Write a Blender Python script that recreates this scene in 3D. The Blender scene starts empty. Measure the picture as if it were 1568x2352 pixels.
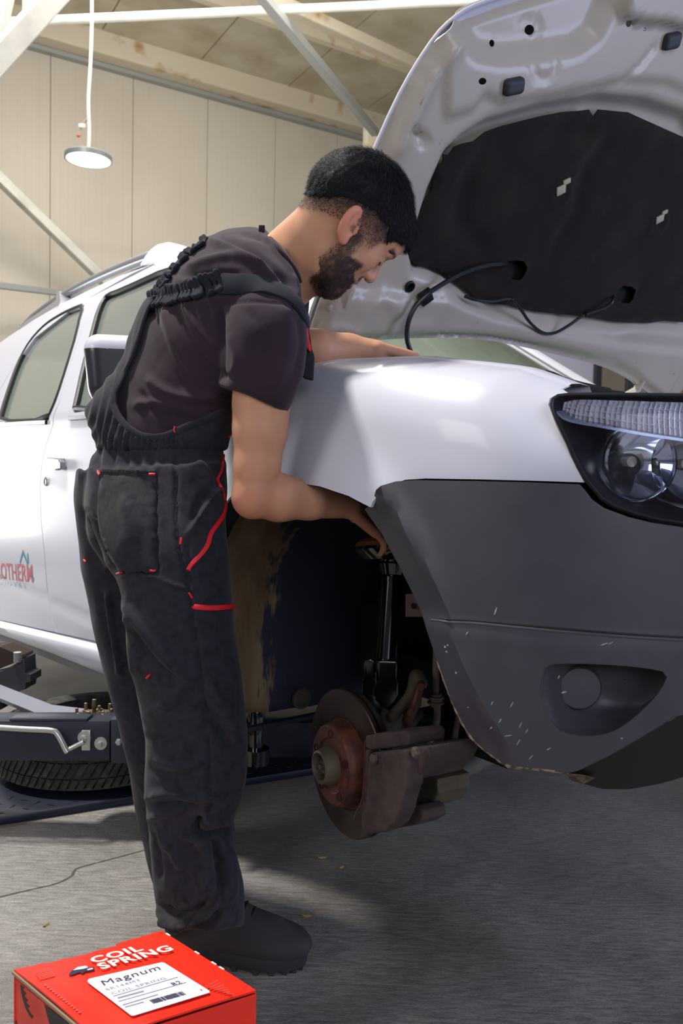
import bpy, bmesh, math, random
import numpy as np
from mathutils import Vector, Matrix
from mathutils.geometry import delaunay_2d_cdt
random.seed(7); np.random.seed(7)
scene = bpy.context.scene
COL = scene.collection
# ------------------------------------------------------------------ camera
FPX = 1850.0; CAMH = 0.93
PITCH = math.atan(96 / FPX); ROLL = math.radians(1.3)
A3 = lambda *v: np.array(v, float)
fwd = A3(0, math.cos(PITCH), -math.sin(PITCH))
r0 = A3(1, 0, 0); u0 = np.cross(r0, fwd)
RIGHT = r0 * math.cos(ROLL) + u0 * math.sin(ROLL)
UP = u0 * math.cos(ROLL) - r0 * math.sin(ROLL)
CAM = A3(0, 0, CAMH)
cd = bpy.data.cameras.new('camera'); cam = bpy.data.objects.new('camera', cd); COL.objects.link(cam)
cam.matrix_world = Matrix(((RIGHT[0], UP[0], -fwd[0], CAM[0]), (RIGHT[1], UP[1], -fwd[1], CAM[1]), (RIGHT[2], UP[2], -fwd[2], CAM[2]), (0, 0, 0, 1)))
cd.sensor_fit = 'VERTICAL'; cd.sensor_height = 23.5; cd.sensor_width = 15.67
cd.lens = FPX / 2352 * 23.5
cd.dof.use_dof = True; cd.dof.focus_distance = 1.52; cd.dof.aperture_fstop = 4.5
cd.clip_start = 0.05
scene.camera = cam
# ------------------------------------------------------------------ world, lights, exposure
w = bpy.data.worlds.new('world'); scene.world = w; w.use_nodes = True
wn = w.node_tree; bg = wn.nodes['Background']
tc = wn.nodes.new('ShaderNodeTexCoord'); sx = wn.nodes.new('ShaderNodeSeparateXYZ'); rp = wn.nodes.new('ShaderNodeValToRGB')
wn.links.new(tc.outputs['Generated'], sx.inputs[0]); wn.links.new(sx.outputs['Z'], rp.inputs[0]); wn.links.new(rp.outputs[0], bg.inputs['Color'])
rp.color_ramp.elements[0].position = 0.0; rp.color_ramp.elements[0].color = (0.62, 0.62, 0.66, 1)
rp.color_ramp.elements[1].position = 0.6; rp.color_ramp.elements[1].color = (0.50, 0.60, 0.95, 1)
bg.inputs['Strength'].default_value = 0.36

def area(name, loc, target, sx_, sy_, power, color):
    l = bpy.data.lights.new(name, 'AREA'); l.shape = 'RECTANGLE'; l.size = sx_; l.size_y = sy_; l.energy = power; l.color = color
    o = bpy.data.objects.new(name, l); COL.objects.link(o); o.location = loc
    d = Vector(target) - Vector(loc); o.rotation_euler = d.to_track_quat('-Z', 'Y').to_euler()
    return o
area('roof_skylight', (-2.3, 2.2, 5.8), (-0.4, 1.5, 0.6), 0.5, 0.5, 460, (1.0, 0.97, 0.92))
area('door_daylight', (1.7, -3.4, 2.3), (0.2, 1.6, 0.9), 3.0, 1.8, 96, (0.84, 0.88, 1.0))
area('front_door_daylight', (4.2, 0.9, 1.3), (0.7, 1.5, 0.3), 1.6, 1.6, 80, (0.58, 0.64, 1.0))
area('side_window_daylight', (-3.4, -0.8, 2.4), (-0.2, 1.6, 1.0), 1.6, 1.6, 46, (1.0, 0.95, 0.91))
area('left_door_daylight', (-3.9, 5.6, 0.9), (-0.9, 3.3, 0.0), 1.4, 1.2, 75, (0.96, 0.98, 1.0))
area('hall_lighting', (-1.5, 6.0, 5.2), (-1.5, 8.0, 1.0), 5.0, 2.0, 300, (1.0, 0.97, 0.92))
area('hall_bounce_fill', (-0.5, 6.5, 2.6), (0.0, 6.9, 6.0), 4.0, 2.0, 60, (1.0, 0.97, 0.92))  # added lamp aimed up, stands in for light bounced onto the ceiling
scene.view_settings.view_transform = 'Standard'; scene.view_settings.look = 'None'
scene.view_settings.gamma = 1.0; scene.view_settings.use_curve_mapping = False
scene.view_settings.exposure = -0.15
# ------------------------------------------------------------------ projection helpers: a pixel and a distance (or a real plane) give a point
def ray(px, py): return fwd + RIGHT * ((px - 784) / FPX) - UP * ((py - 1176) / FPX)
def P(px, py, d): return CAM + ray(px, py) * d
def onplane(px, py, p0, n):
    r = ray(px, py); t = ((np.asarray(p0) - CAM) @ n) / (r @ n); return CAM + r * t
def project(V):
    V = np.atleast_2d(V) - CAM; d = V @ fwd
    return 784 + FPX * (V @ RIGHT) / d, 1176 - FPX * (V @ UP) / d
TH = math.radians(38)
OC = A3(-.095, 1.533, 0); FD = A3(math.sin(TH), -math.cos(TH), 0); ID = A3(math.cos(TH), math.sin(TH), 0); ZD = A3(0, 0, 1)
def C(x, y, z): return OC + x * FD + y * ID + z * ZD       # car frame: forward, inward, up
def CV(a): a = np.asarray(a, float); return OC + a[..., :1] * FD + a[..., 1:2] * ID + a[..., 2:3] * ZD
# ------------------------------------------------------------------ materials
def srgb(r, g, b):
    f = lambda c: (c / 255 / 12.92) if c / 255 <= .04045 else ((c / 255 + .055) / 1.055) ** 2.4
    return (f(r), f(g), f(b), 1)
MATS = {}
def mat(name, col, rough=.5, metal=0., var=None, bump=None, coat=0., trans=0., emit=None, spec=.5, stretch=None, var2=None, alpha=1., sheen=0., ior=1.45, attr=None):
    if name in MATS: return MATS[name]
    m = bpy.data.materials.new(name); m.use_nodes = True; nt = m.node_tree; N = nt.nodes; L = nt.links
    b = N['Principled BSDF']; b.inputs['Roughness'].default_value = rough; b.inputs['Metallic'].default_value = metal
    b.inputs['Base Color'].default_value = col; b.inputs['Coat Weight'].default_value = coat; b.inputs['Coat Roughness'].default_value = .10
    b.inputs['Transmission Weight'].default_value = trans; b.inputs['Specular IOR Level'].default_value = spec; b.inputs['Alpha'].default_value = alpha
    b.inputs['IOR'].default_value = ior
    if sheen: b.inputs['Sheen Weight'].default_value = sheen; b.inputs['Sheen Roughness'].default_value = .5
    tcn = N.new('ShaderNodeTexCoord'); src = tcn.outputs['Object']
    if stretch:
        mp = N.new('ShaderNodeMapping'); mp.inputs['Scale'].default_value = stretch; L.new(src, mp.inputs[0]); src = mp.outputs[0]
    cur = None
    def noise(scale, detail=6):
        n = N.new('ShaderNodeTexNoise'); n.inputs['Scale'].default_value = scale; n.inputs['Detail'].default_value = detail; L.new(src, n.inputs['Vector']); return n
    if attr:
        at = N.new('ShaderNodeAttribute'); at.attribute_name = attr; cur = at.outputs['Color']
    for v in (var, var2):
        if v is None: continue
        scale, col2, lo, hi = v
        n = noise(scale); r = N.new('ShaderNodeValToRGB'); r.color_ramp.elements[0].position = lo; r.color_ramp.elements[1].position = hi
        L.new(n.outputs['Fac'], r.inputs[0]); mx = N.new('ShaderNodeMix'); mx.data_type = 'RGBA'
        L.new(r.outputs[0], mx.inputs[0])
        if cur is None: mx.inputs[6].default_value = col
        else: L.new(cur, mx.inputs[6])
        mx.inputs[7].default_value = col2; cur = mx.outputs[2]
    if cur is not None: L.new(cur, b.inputs['Base Color'])
    if bump:
        n = noise(bump[0], 8); bp = N.new('ShaderNodeBump'); bp.inputs['Strength'].default_value = bump[1]; bp.inputs['Distance'].default_value = bump[2] if len(bump) > 2 else .002
        L.new(n.outputs['Fac'], bp.inputs['Height']); L.new(bp.outputs[0], b.inputs['Normal'])
    if emit:
        b.inputs['Emission Color'].default_value = emit[0]; b.inputs['Emission Strength'].default_value = emit[1]
    MATS[name] = m; return m
# ------------------------------------------------------------------ object helpers
def link(o, parent=None):
    COL.objects.link(o)
    if parent is not None:
        o.parent = parent; o.matrix_parent_inverse = wmat(parent).inverted()
    return o
def wmat(o):
    m = o.matrix_basis.copy()
    if o.parent: m = wmat(o.parent) @ o.matrix_parent_inverse @ m
    return m
def tag(o, label=None, cat=None, group=None, kind=None):
    if label: o['label'] = label
    if cat: o['category'] = cat
    if group: o['group'] = group
    if kind: o['kind'] = kind
    return o
def empty(name, loc, label=None, cat=None, group=None, kind=None):
    o = bpy.data.objects.new(name, None); COL.objects.link(o); o.location = [float(c) for c in loc]; o.empty_display_size = .05
    return tag(o, label, cat, group, kind)
def mobj(name, V, Fc, m, parent=None, smooth=True, ang=35, mats=None, midx=None):
    me = bpy.data.meshes.new(name)
    me.from_pydata([tuple(map(float, v)) for v in V], [], [tuple(int(i) for i in f) for f in Fc])
    me.update()
    if m is not None: me.materials.append(m)
    if mats:
        for q in mats: me.materials.append(q)
    if midx is not None: me.polygons.foreach_set('material_index', list(midx))
    if smooth:
        me.shade_smooth(); me.set_sharp_from_angle(angle=math.radians(ang))
    o = bpy.data.objects.new(name, me); link(o, parent)
    return o
class MB:                                        # mesh builder: several shapes, one mesh
    def __init__(s): s.V = []; s.F = []; s.M = []
    def add(s, V, Fc, mi=0):
        k = len(s.V); s.V += [tuple(v) for v in V]; s.F += [tuple(i + k for i in f) for f in Fc]; s.M += [mi] * len(Fc); return s
    def build(s, name, m, parent=None, smooth=True, ang=35, mats=None):
        return mobj(name, s.V, s.F, m, parent, smooth, ang, mats, s.M if mats else None)
def frame(d, hint=(0, 0, 1)):
    d = np.asarray(d, float); d = d / np.linalg.norm(d); h = np.asarray(hint, float)
    if abs(d @ h) > .95 * np.linalg.norm(h): h = A3(1, 0, 0) if abs(d[0]) < .9 else A3(0, 1, 0)
    a = np.cross(h, d); a /= np.linalg.norm(a); b = np.cross(d, a); return a, b, d
def box(c, dims, ax=None, bev=0.):
    """box with axes ax (3 rows), optional chamfer"""
    ax = np.eye(3) if ax is None else np.array(ax, float); c = np.asarray(c, float)
    h = np.asarray(dims, float) / 2
    if bev <= 0:
        V = [c + (sx_ * h[0]) * ax[0] + (sy_ * h[1]) * ax[1] + (sz_ * h[2]) * ax[2] for sx_ in (-1, 1) for sy_ in (-1, 1) for sz_ in (-1, 1)]
        Fc = [(0, 1, 3, 2), (4, 6, 7, 5), (0, 4, 5, 1), (2, 3, 7, 6), (0, 2, 6, 4), (1, 5, 7, 3)]
        return V, Fc
    bm = bmesh.new(); bmesh.ops.create_cube(bm, size=1)
    for v in bm.verts: v.co = Vector((v.co.x * dims[0], v.co.y * dims[1], v.co.z * dims[2]))
    bmesh.ops.bevel(bm, geom=list(bm.edges), offset=bev, segments=2, affect='EDGES', profile=.5)
    bm.verts.index_update()
    V = [c + v.co.x * ax[0] + v.co.y * ax[1] + v.co.z * ax[2] for v in bm.verts]; Fc = [tuple(v.index for v in f.verts) for f in bm.faces]; bm.free()
    return V, Fc
def spline(pts, n):
    """Catmull-Rom through pts (k,d) -> n samples"""
    p = np.asarray(pts, float); k = len(p)
    if k == 2: t = np.linspace(0, 1, n)[:, None]; return p[0] * (1 - t) + p[1] * t
    q = np.vstack([2 * p[0] - p[1], p, 2 * p[-1] - p[-2]])
    d = np.r_[0, np.cumsum(np.linalg.norm(np.diff(p, axis=0)[:, :3], axis=1) + 1e-9)]; s = np.linspace(0, d[-1], n)
    out = []
    for v in s:
        i = min(max(np.searchsorted(d, v, side='right') - 1, 0), k - 2); t = (v - d[i]) / (d[i + 1] - d[i])
        a, b, c, e = q[i], q[i + 1], q[i + 2], q[i + 3]
        out.append(.5 * ((2 * b) + (-a + c) * t + (2 * a - 5 * b + 4 * c - e) * t * t + (-a + 3 * b - 3 * c + e) * t ** 3))
    return np.array(out)
def sweep(path, r, seg=12, ratio=1., hint=(0, 0, 1), closed=False, cap=True):
    """tube along path; r scalar or per point; ratio = second radius / first"""
    path = np.asarray(path, float); n = len(path); r = np.broadcast_to(np.asarray(r, float), (n,)); ratio = np.broadcast_to(np.asarray(ratio, float), (n,))
    V = []; tg = np.gradient(path, axis=0)
    if closed: tg = np.roll(path, -1, 0) - np.roll(path, 1, 0)
    a, b, _ = frame(tg[0], hint)
    for i in range(n):
        t = tg[i] / np.linalg.norm(tg[i]); a = a - (a @ t) * t; a /= np.linalg.norm(a); b = np.cross(t, a)
        for k in range(seg):
            th = 2 * math.pi * k / seg; V.append(path[i] + r[i] * (math.cos(th) * a + ratio[i] * math.sin(th) * b))
    Fc = []
    for i in range(n if closed else n - 1):
        j = (i + 1) % n
        for k in range(seg): l = (k + 1) % seg; Fc.append((i * seg + k, i * seg + l, j * seg + l, j * seg + k))
    if cap and not closed: Fc.append(tuple(range(seg))[::-1]); Fc.append(tuple((n - 1) * seg + k for k in range(seg)))
    return V, Fc
def lathe(prof, c, d, seg=32, hint=(0, 0, 1)):
    """prof = [(along, radius)] around axis d through c"""
    a, b, d = frame(d, hint); c = np.asarray(c, float); V = []; Fc = []
    for (h, r) in prof:
        for k in range(seg):
            th = 2 * math.pi * k / seg; V.append(c + d * h + max(r, 1e-5) * (math.cos(th) * a + math.sin(th) * b))
    for i in range(len(prof) - 1):
        for k in range(seg): l = (k + 1) % seg; Fc.append((i * seg + k, i * seg + l, (i + 1) * seg + l, (i + 1) * seg + k))
    return V, Fc
def prism(poly, o, ax, ay, depth):
    """closed 2D poly in plane (o, ax, ay), thickness along ax x ay by depth (signed)"""
    nz = np.cross(ax, ay); nz = nz / np.linalg.norm(nz); n = len(poly); V = [o + p[0] * ax + p[1] * ay for p in poly]; V += [v + nz * depth for v in V]
    Fc = [tuple(range(n))[::-1], tuple(range(n, 2 * n))] + [(i, (i + 1) % n, n + (i + 1) % n, n + i) for i in range(n)]
    return V, Fc
def inpoly(pts, poly):
    x = pts[:, 0]; y = pts[:, 1]; r = np.zeros(len(pts), bool); q = np.asarray(poly); j = len(q) - 1
    for i in range(len(q)):
        xi, yi, xj, yj = q[i][0], q[i][1], q[j][0], q[j][1]
        c_ = ((yi > y) != (yj > y)) & (x < (xj - xi) * (y - yi) / ((yj - yi) + 1e-15) + xi); r ^= c_; j = i
    return r
def segdist(pts, line, closed=False):
    q = np.asarray(line, float); q = np.vstack([q, q[:1]]) if closed else q; D = np.full(len(pts), 1e9)
    for i in range(len(q) - 1):
        a, b = q[i], q[i + 1]; ab = b - a; t = np.clip(((pts - a) @ ab) / (ab @ ab + 1e-15), 0, 1); D = np.minimum(D, np.linalg.norm(pts - (a + t[:, None] * ab), axis=1))
    return D
def resample(poly, res, closed=True):
    q = np.asarray(poly, float); q = np.vstack([q, q[:1]]) if closed else q; out = []
    for i in range(len(q) - 1):
        n = max(1, int(np.linalg.norm(q[i + 1] - q[i]) / res + .5))
        for k in range(n): out.append(q[i] + (q[i + 1] - q[i]) * k / n)
    if not closed: out.append(q[-1])
    return np.array(out)
def smooth_poly(poly, closed=True, it=2):
    q = np.asarray(poly, float)
    for _ in range(it):
        if closed:
            n = np.roll(q, -1, 0); q = np.stack([q * .75 + n * .25, q * .25 + n * .75], 1).reshape(-1, q.shape[1])
        else:
            n = q[1:]; p = q[:-1]; m_ = np.stack([p * .75 + n * .25, p * .25 + n * .75], 1).reshape(-1, q.shape[1]); q = np.vstack([q[:1], m_, q[-1:]])
    return q
def triang(outline, holes, res, extra=None):
    """2D constrained triangulation -> points (n,2), tris, boundary loops"""
    loops = [resample(outline, res)] + [resample(h, res) for h in holes]
    pts = []; edges = []
    for lp in loops:
        k = len(pts); pts += [tuple(p) for p in lp]; edges += [(k + i, k + (i + 1) % len(lp)) for i in range(len(lp))]
    lo = loops[0].min(0); hi = loops[0].max(0); gx = np.arange(lo[0], hi[0], res); gy = np.arange(lo[1], hi[1], res * .866); X, Y = np.meshgrid(gx, gy); X = X + (np.arange(len(gy)) % 2 * res * .5)[:, None]
    g = np.c_[X.ravel(), Y.ravel()]; keep = inpoly(g, loops[0])
    for h in loops[1:]: keep &= ~inpoly(g, h)
    g = g[keep]
    for lp in loops: g = g[segdist(g, lp, True) > res * .55]
    pts += [tuple(p) for p in g]
    r = delaunay_2d_cdt([Vector(p) for p in pts], edges, [], 0, 1e-7)
    pv = np.array([tuple(v) for v in r[0]]); T = np.array([tuple(f) for f in r[2] if len(f) == 3]); cen = pv[T].mean(1); k = inpoly(cen, loops[0])
    for h in loops[1:]: k &= ~inpoly(cen, h)
    return pv, T[k]
def sheet(pv, T, V3, thick, inward):
    """front surface V3 with triangles T, given thickness along inward (per vertex or constant), rim closed"""
    V3 = np.asarray(V3); n = len(V3); B = V3 + np.broadcast_to(np.asarray(inward, float), V3.shape) * thick
    v0, v1, v2 = V3[T[:, 0]], V3[T[:, 1]], V3[T[:, 2]]; nm = np.cross(v1 - v0, v2 - v0).sum(0)
    if nm @ np.broadcast_to(np.asarray(inward, float), V3.shape).mean(0) > 0: T = T[:, ::-1]
    ed = {}
    for t in T:
        for i in range(3):
            e = (t[i], t[(i + 1) % 3]); ed[e] = 1
    rim = [(e[1], e[0], e[0] + n, e[1] + n) for e in ed if (e[1], e[0]) not in ed]
    Fc = [tuple(t) for t in T] + [tuple(x + n for x in t[::-1]) for t in T] + rim
    return np.vstack([V3, B]), Fc
def text_mesh(s, size, o, ax, ay, nz, depth, name, m, parent, bold=0., sx_=1., space=1., shear=0., align='LEFT'):
    cu = bpy.data.curves.new(name, 'FONT'); cu.body = s; cu.size = 1; cu.offset = bold; cu.space_character = space; cu.shear = shear; cu.align_x = align; cu.resolution_u = 3
    ob = bpy.data.objects.new(name, cu); COL.objects.link(ob); dg = bpy.context.evaluated_depsgraph_get(); dg.update()
    me = bpy.data.meshes.new_from_object(ob.evaluated_get(dg)); V = np.array([tuple(v.co) for v in me.vertices]); Fc = [tuple(p.vertices) for p in me.polygons]
    bpy.data.objects.remove(ob); bpy.data.curves.remove(cu); bpy.data.meshes.remove(me)
    W = o + (V[:, :1] * size * sx_) * ax + (V[:, 1:2] * size) * ay + nz * depth
    return mobj(name, W, Fc, m, parent, smooth=False)
# ------------------------------------------------------------------ implicit surfaces (surface nets)
def s_cap(p, a, b, ra, rb):
    a = np.asarray(a, float); b = np.asarray(b, float); ab = b - a; t = np.clip(((p - a) @ ab) / (ab @ ab), 0, 1); return np.linalg.norm(p - (a + t[:, None] * ab), axis=1) - (ra + (rb - ra) * t)
def s_ell(p, c, ax, r):
    q = (p - c) @ np.asarray(ax).T / np.asarray(r); k = np.linalg.norm(q, axis=1); k1 = np.linalg.norm(q / np.asarray(r), axis=1) + 1e-9; return k * (k - 1) / k1
def smin(a, b, k): h = np.clip(.5 + .5 * (b - a) / k, 0, 1); return b * (1 - h) + a * h - k * h * (1 - h)
def smax(a, b, k): return -smin(-a, -b, k)
def surface_nets(fn, lo, hi, h):
    lo = np.asarray(lo, float); n = np.ceil((np.asarray(hi) - lo) / h).astype(int) + 1
    ax = [lo[i] + h * np.arange(n[i]) for i in range(3)]; v = np.empty(n)
    for i in range(0, n[0], 16):
        X, Y, Z = np.meshgrid(ax[0][i:i + 16], ax[1], ax[2], indexing='ij'); v[i:i + 16] = fn(np.c_[X.ravel(), Y.ravel(), Z.ravel()]).reshape(X.shape)
    s = v < 0; cs = n - 1; acc = np.zeros((*cs, 3)); cnt = np.zeros(cs); quads = []
    G = np.stack(np.meshgrid(*[np.arange(k) for k in n], indexing='ij'), -1).astype(float)
    for d in range(3):
        sl0 = [slice(None)] * 3; sl1 = [slice(None)] * 3; sl0[d] = slice(0, -1); sl1[d] = slice(1, None)
        a = v[tuple(sl0)]; b = v[tuple(sl1)]; cr = (a < 0) != (b < 0); idx = np.argwhere(cr); t = a[cr] / (a[cr] - b[cr])
        pos = idx.astype(float); pos[:, d] += t; e, f = [k for k in range(3) if k != d]
        ok = (idx[:, e] > 0) & (idx[:, f] > 0) & (idx[:, e] < cs[e]) & (idx[:, f] < cs[f])
        for de in (0, 1):
            for df in (0, 1):
                c_ = idx.copy(); c_[:, e] -= de; c_[:, f] -= df; g = (c_ >= 0).all(1) & (c_ < cs).all(1)
                np.add.at(acc, tuple(c_[g].T), pos[g]); np.add.at(cnt, tuple(c_[g].T), 1)
        io = idx[ok]; flip = (a[cr] < 0)[ok]
        q = []
        for de, df in ((0, 0), (1, 0), (1, 1), (0, 1)):
            c_ = io.copy(); c_[:, e] -= de; c_[:, f] -= df; q.append(np.ravel_multi_index(tuple(c_.T), cs))
        q = np.stack(q, 1)
        if d == 1: flip = ~flip
        q[flip] = q[flip][:, ::-1]; quads.append(q)
    m = cnt > 0; ids = -np.ones(np.prod(cs), int); ids[np.flatnonzero(m.ravel())] = np.arange(m.sum()); V = lo + (acc[m] / cnt[m][:, None]) * h
    Q = ids[np.vstack(quads)][:, ::-1]
    return V, Q
def remesh(V, Fc, vox, smooth_it=4, fac=.5):
    me = bpy.data.meshes.new('tmp'); me.from_pydata([tuple(map(float, v)) for v in V], [], [tuple(int(i) for i in f) for f in Fc]); me.update()
    ob = bpy.data.objects.new('tmp', me); COL.objects.link(ob); md = ob.modifiers.new('r', 'REMESH'); md.mode = 'VOXEL'; md.voxel_size = vox
    if smooth_it: ms = ob.modifiers.new('s', 'SMOOTH'); ms.iterations = smooth_it; ms.factor = fac
    dg = bpy.context.evaluated_depsgraph_get(); dg.update(); m2 = bpy.data.meshes.new_from_object(ob.evaluated_get(dg))
    nv = len(m2.vertices); W = np.empty(nv * 3); m2.vertices.foreach_get('co', W); W = W.reshape(-1, 3)
    F2 = [tuple(p.vertices) for p in m2.polygons]
    bpy.data.objects.remove(ob); bpy.data.meshes.remove(me); bpy.data.meshes.remove(m2)
    return W, F2
def vnormals(V, Fc):
    N_ = np.zeros_like(V); q = np.array([f if len(f) == 4 else (f[0], f[1], f[2], f[2]) for f in Fc])
    fn_ = np.cross(V[q[:, 2]] - V[q[:, 0]], V[q[:, 3]] - V[q[:, 1]]); bad = np.linalg.norm(fn_, axis=1) < 1e-14
    if bad.any(): fn_[bad] = np.cross(V[q[bad, 1]] - V[q[bad, 0]], V[q[bad, 2]] - V[q[bad, 0]])
    for k in range(4): np.add.at(N_, q[:, k], fn_)
    return N_ / (np.linalg.norm(N_, axis=1)[:, None] + 1e-12)
def noise3(p, scale, seed=0):
    """cheap smooth value noise in [-1,1]"""
    q = np.asarray(p) * scale + seed * 17.3; i = np.floor(q).astype(np.int64); f = q - i; f = f * f * (3 - 2 * f); out = 0
    for dx in (0, 1):
        for dy in (0, 1):
            for dz in (0, 1):
                hsh = ((i[:, 0] + dx) * 73856093 ^ (i[:, 1] + dy) * 19349663 ^ (i[:, 2] + dz) * 83492791) & 0xffff
                hsh = (hsh * 40503 + 12345) & 0xffff
                wgt = (f[:, 0] if dx else 1 - f[:, 0]) * (f[:, 1] if dy else 1 - f[:, 1]) * (f[:, 2] if dz else 1 - f[:, 2]); out = out + wgt * (hsh / 32767.5 - 1)
    return out
# ================================================================== THE SETTING
M_wall = mat('wall_panel_paint', srgb(208, 199, 182), .55, var=(.6, srgb(194, 184, 168), .4, .75))
M_ceil = mat('ceiling_board', srgb(206, 198, 176), .8, var=(1.6, srgb(166, 152, 124), .42, .75), bump=(9, .3, .01))
M_trim = mat('trim_paint', srgb(214, 203, 180), .6, var=(3., srgb(176, 138, 84), .58, .72), stretch=(1, 1, 1))
M_white = mat('white_steel', srgb(222, 220, 208), .5, var=(5, srgb(200, 198, 186), .4, .7))
M_galv = mat('galvanised_steel', srgb(168, 170, 166), .45, .3)
M_gap = mat('seam_dark', srgb(96, 90, 78), .9)
def floor_mat():
    m = bpy.data.materials.new('concrete_floor'); m.use_nodes = True; nt = m.node_tree; N = nt.nodes; L = nt.links; b = N['Principled BSDF']
    tc_ = N.new('ShaderNodeTexCoord'); mp = N.new('ShaderNodeMapping'); mp.inputs['Rotation'].default_value = (0, 0, .35); mp.inputs['Scale'].default_value = (1, 6, 1); L.new(tc_.outputs['Object'], mp.inputs[0])
    def nz(sc, src, det=8): n = N.new('ShaderNodeTexNoise'); n.inputs['Scale'].default_value = sc; n.inputs['Detail'].default_value = det; n.inputs['Roughness'].default_value = .65; L.new(src, n.inputs['Vector']); return n.outputs['Fac']
    o = tc_.outputs['Object']; n1 = nz(1.6, o); n2 = nz(22, mp.outputs[0]); n3 = nz(160, o, 4); n4 = nz(.9, o, 3)
    def ramp(f, p0, p1, c0, c1): r = N.new('ShaderNodeValToRGB'); r.color_ramp.elements[0].position = p0; r.color_ramp.elements[1].position = p1; r.color_ramp.elements[0].color = c0; r.color_ramp.elements[1].color = c1; L.new(f, r.inputs[0]); return r.outputs[0]
    base = ramp(n1, .3, .7, srgb(132, 130, 126), srgb(172, 168, 162))
    def mul(a, bb, f=1.): x = N.new('ShaderNodeMix'); x.data_type = 'RGBA'; x.blend_type = 'MULTIPLY'; x.inputs[0].default_value = f; L.new(a, x.inputs[6]); L.new(bb, x.inputs[7]); return x.outputs[2]
    c1 = mul(base, ramp(n2, .35, .65, (.52, .51, .50, 1), (1, 1, 1, 1))); c2 = mul(c1, ramp(n3, .35, .55, (.72, .72, .70, 1), (1, 1, 1, 1)), .8)
    c3 = mul(c2, ramp(n4, .47, .62, (1, 1, 1, 1), (.50, .44, .38, 1)), .9)
    L.new(c3, b.inputs['Base Color']); L.new(ramp(n2, .3, .7, (.42, .42, .42, 1), (.7, .7, .7, 1)), b.inputs['Roughness'])
    bp = N.new('ShaderNodeBump'); bp.inputs['Strength'].default_value = .5; bp.inputs['Distance'].default_value = .004; ad = N.new('ShaderNodeMath'); ad.operation = 'ADD'; L.new(n2, ad.inputs[0]); L.new(n3, ad.inputs[1]); L.new(ad.outputs[0], bp.inputs['Height']); L.new(bp.outputs[0], b.inputs['Normal'])
    return m
M_floor = floor_mat()
WD = A3(math.sin(math.radians(58.7)), math.cos(math.radians(58.7)), 0); WN = A3(WD[1], -WD[0], 0)   # wall direction, normal to the room
W0 = A3(-3.6, 9.9, 0); HC = 6.02
def Wp(k, out, z): return W0 + WD * k + WN * out + ZD * z
# floor: big slab with a few cast joints as separate slabs
fl = tag(mobj('floor', *box((0, 6, -.06), (40, 44, .12)), M_floor, smooth=False), kind='structure')
wb = empty('wall_back', Wp(0, 0, 0), kind='structure')
for i in range(-8, 17):
    mb = MB(); mb.add(*box(Wp(i + .5, -.05, HC / 2), (.992, .1, HC), (WD, WN, ZD)))
    for j in range(12):                                  # shallow rolled ribs
        mb.add(*box(Wp(i + .5 + (j - 5.5) / 12, .0, HC / 2), (.004, .006, HC), (WD, WN, ZD)))
    mb.build('wall_panel', M_wall, wb, smooth=False)
mobj('seam_backing', *box(Wp(4, -.12, HC / 2), (26, .06, HC), (WD, WN, ZD)), M_gap, wb, smooth=False)
cl = empty('ceiling', Wp(0, 0, HC), kind='structure')
# ceiling boards between purlins
for i in range(-7, 13):
    for j in range(0, 7):
        c_ = Wp(i * 1.25 - .1, j * 1.5 + 1.05, HC + .12); o = mobj('ceiling_board', *box(c_, (1.235, 1.485, .05), (WD, WN, ZD)), M_ceil, cl, smooth=False)
mobj('board_backing', *box(Wp(3, 4.8, HC + .2), (27, 11, .04), (WD, WN, ZD)), M_gap, cl, smooth=False)
for j, (off, hgt, wd) in enumerate([(1.8, .16, .09), (3.3, .16, .09), (4.8, .2, .12), (6.3, .16, .09), (7.8, .16, .09), (9.3, .16, .09)]):
    mobj('purlin', *box(Wp(3, off, HC + .02), (26, wd, hgt), (WD, WN, ZD)), M_trim, cl, smooth=False)
tr = tag(mobj('trim_1', *box(Wp(3, .16, HC - .0), (26, .3, .34), (WD, WN, ZD), .02), M_trim, smooth=False), kind='structure')
mobj('trim_lip', *box(Wp(3, .05, HC - .2), (26, .1, .05), (WD, WN, ZD)), M_galv, tr, smooth=False)
def beam(name, p, q, w_, h_, m, parent=None):
    a, b, d = frame(q - p); L_ = np.linalg.norm(q - p); return mobj(name, *box((p + q) / 2, (w_, h_, L_), (a, b, d), min(w_, h_) * .12), m, parent, smooth=False)
def pipe(name, p, q, r, m, parent=None): return mobj(name, *sweep([p, (p + q) / 2, q], r, 14), m, parent)
def ext(p, q, a, b): return p - (q - p) * a, q + (q - p) * b
RS = empty('ceiling_steelwork', P(500, 40, 7.5), kind='structure')
p, q = ext(P(0, 52, 6.6), P(1100, 2, 7.2), 1.2, 1.6); pipe('tie_tube', p, q, .036, M_white, RS)
p, q = ext(P(600, -10, 6.6), P(862, 305, 9.2), .28, 0); beam('diagonal_brace', p, q, .085, .085, M_galv, RS)
p, q = ext(P(0, 130, 4.6), P(118, 0, 4.9), .8, 2.2); beam('roof_strut', p, q, .075, .13, M_white, RS)
p, q = ext(P(-4, 88, 5.2), P(16, 0, 5.3), .6, 4.); beam('roof_strut', p, q, .05, .09, M_white, RS)
p, q = P(61, 42, 5.6), P(60, -420, 5.6); beam('roof_strut', p, q, .035, .05, M_white, RS)
p, q = ext(P(560, -30, 7.4), P(960, 152, 9.3), .1, 2.5); beam('roof_beam', p, q, .12, .12, M_trim, RS)
WS = empty('wall_bracing', P(120, 500, 9.2), kind='structure')
p, q = ext(P(0, 412, 8.6), P(225, 632, 9.6), .6, .8); beam('wall_brace', p, q, .11, .11, M_white, WS)
p, q = ext(P(0, 656, 8.8), P(132, 672, 9.3), .6, 2.); beam('wall_rail', p, q, .06, .07, M_galv, WS)
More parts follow.
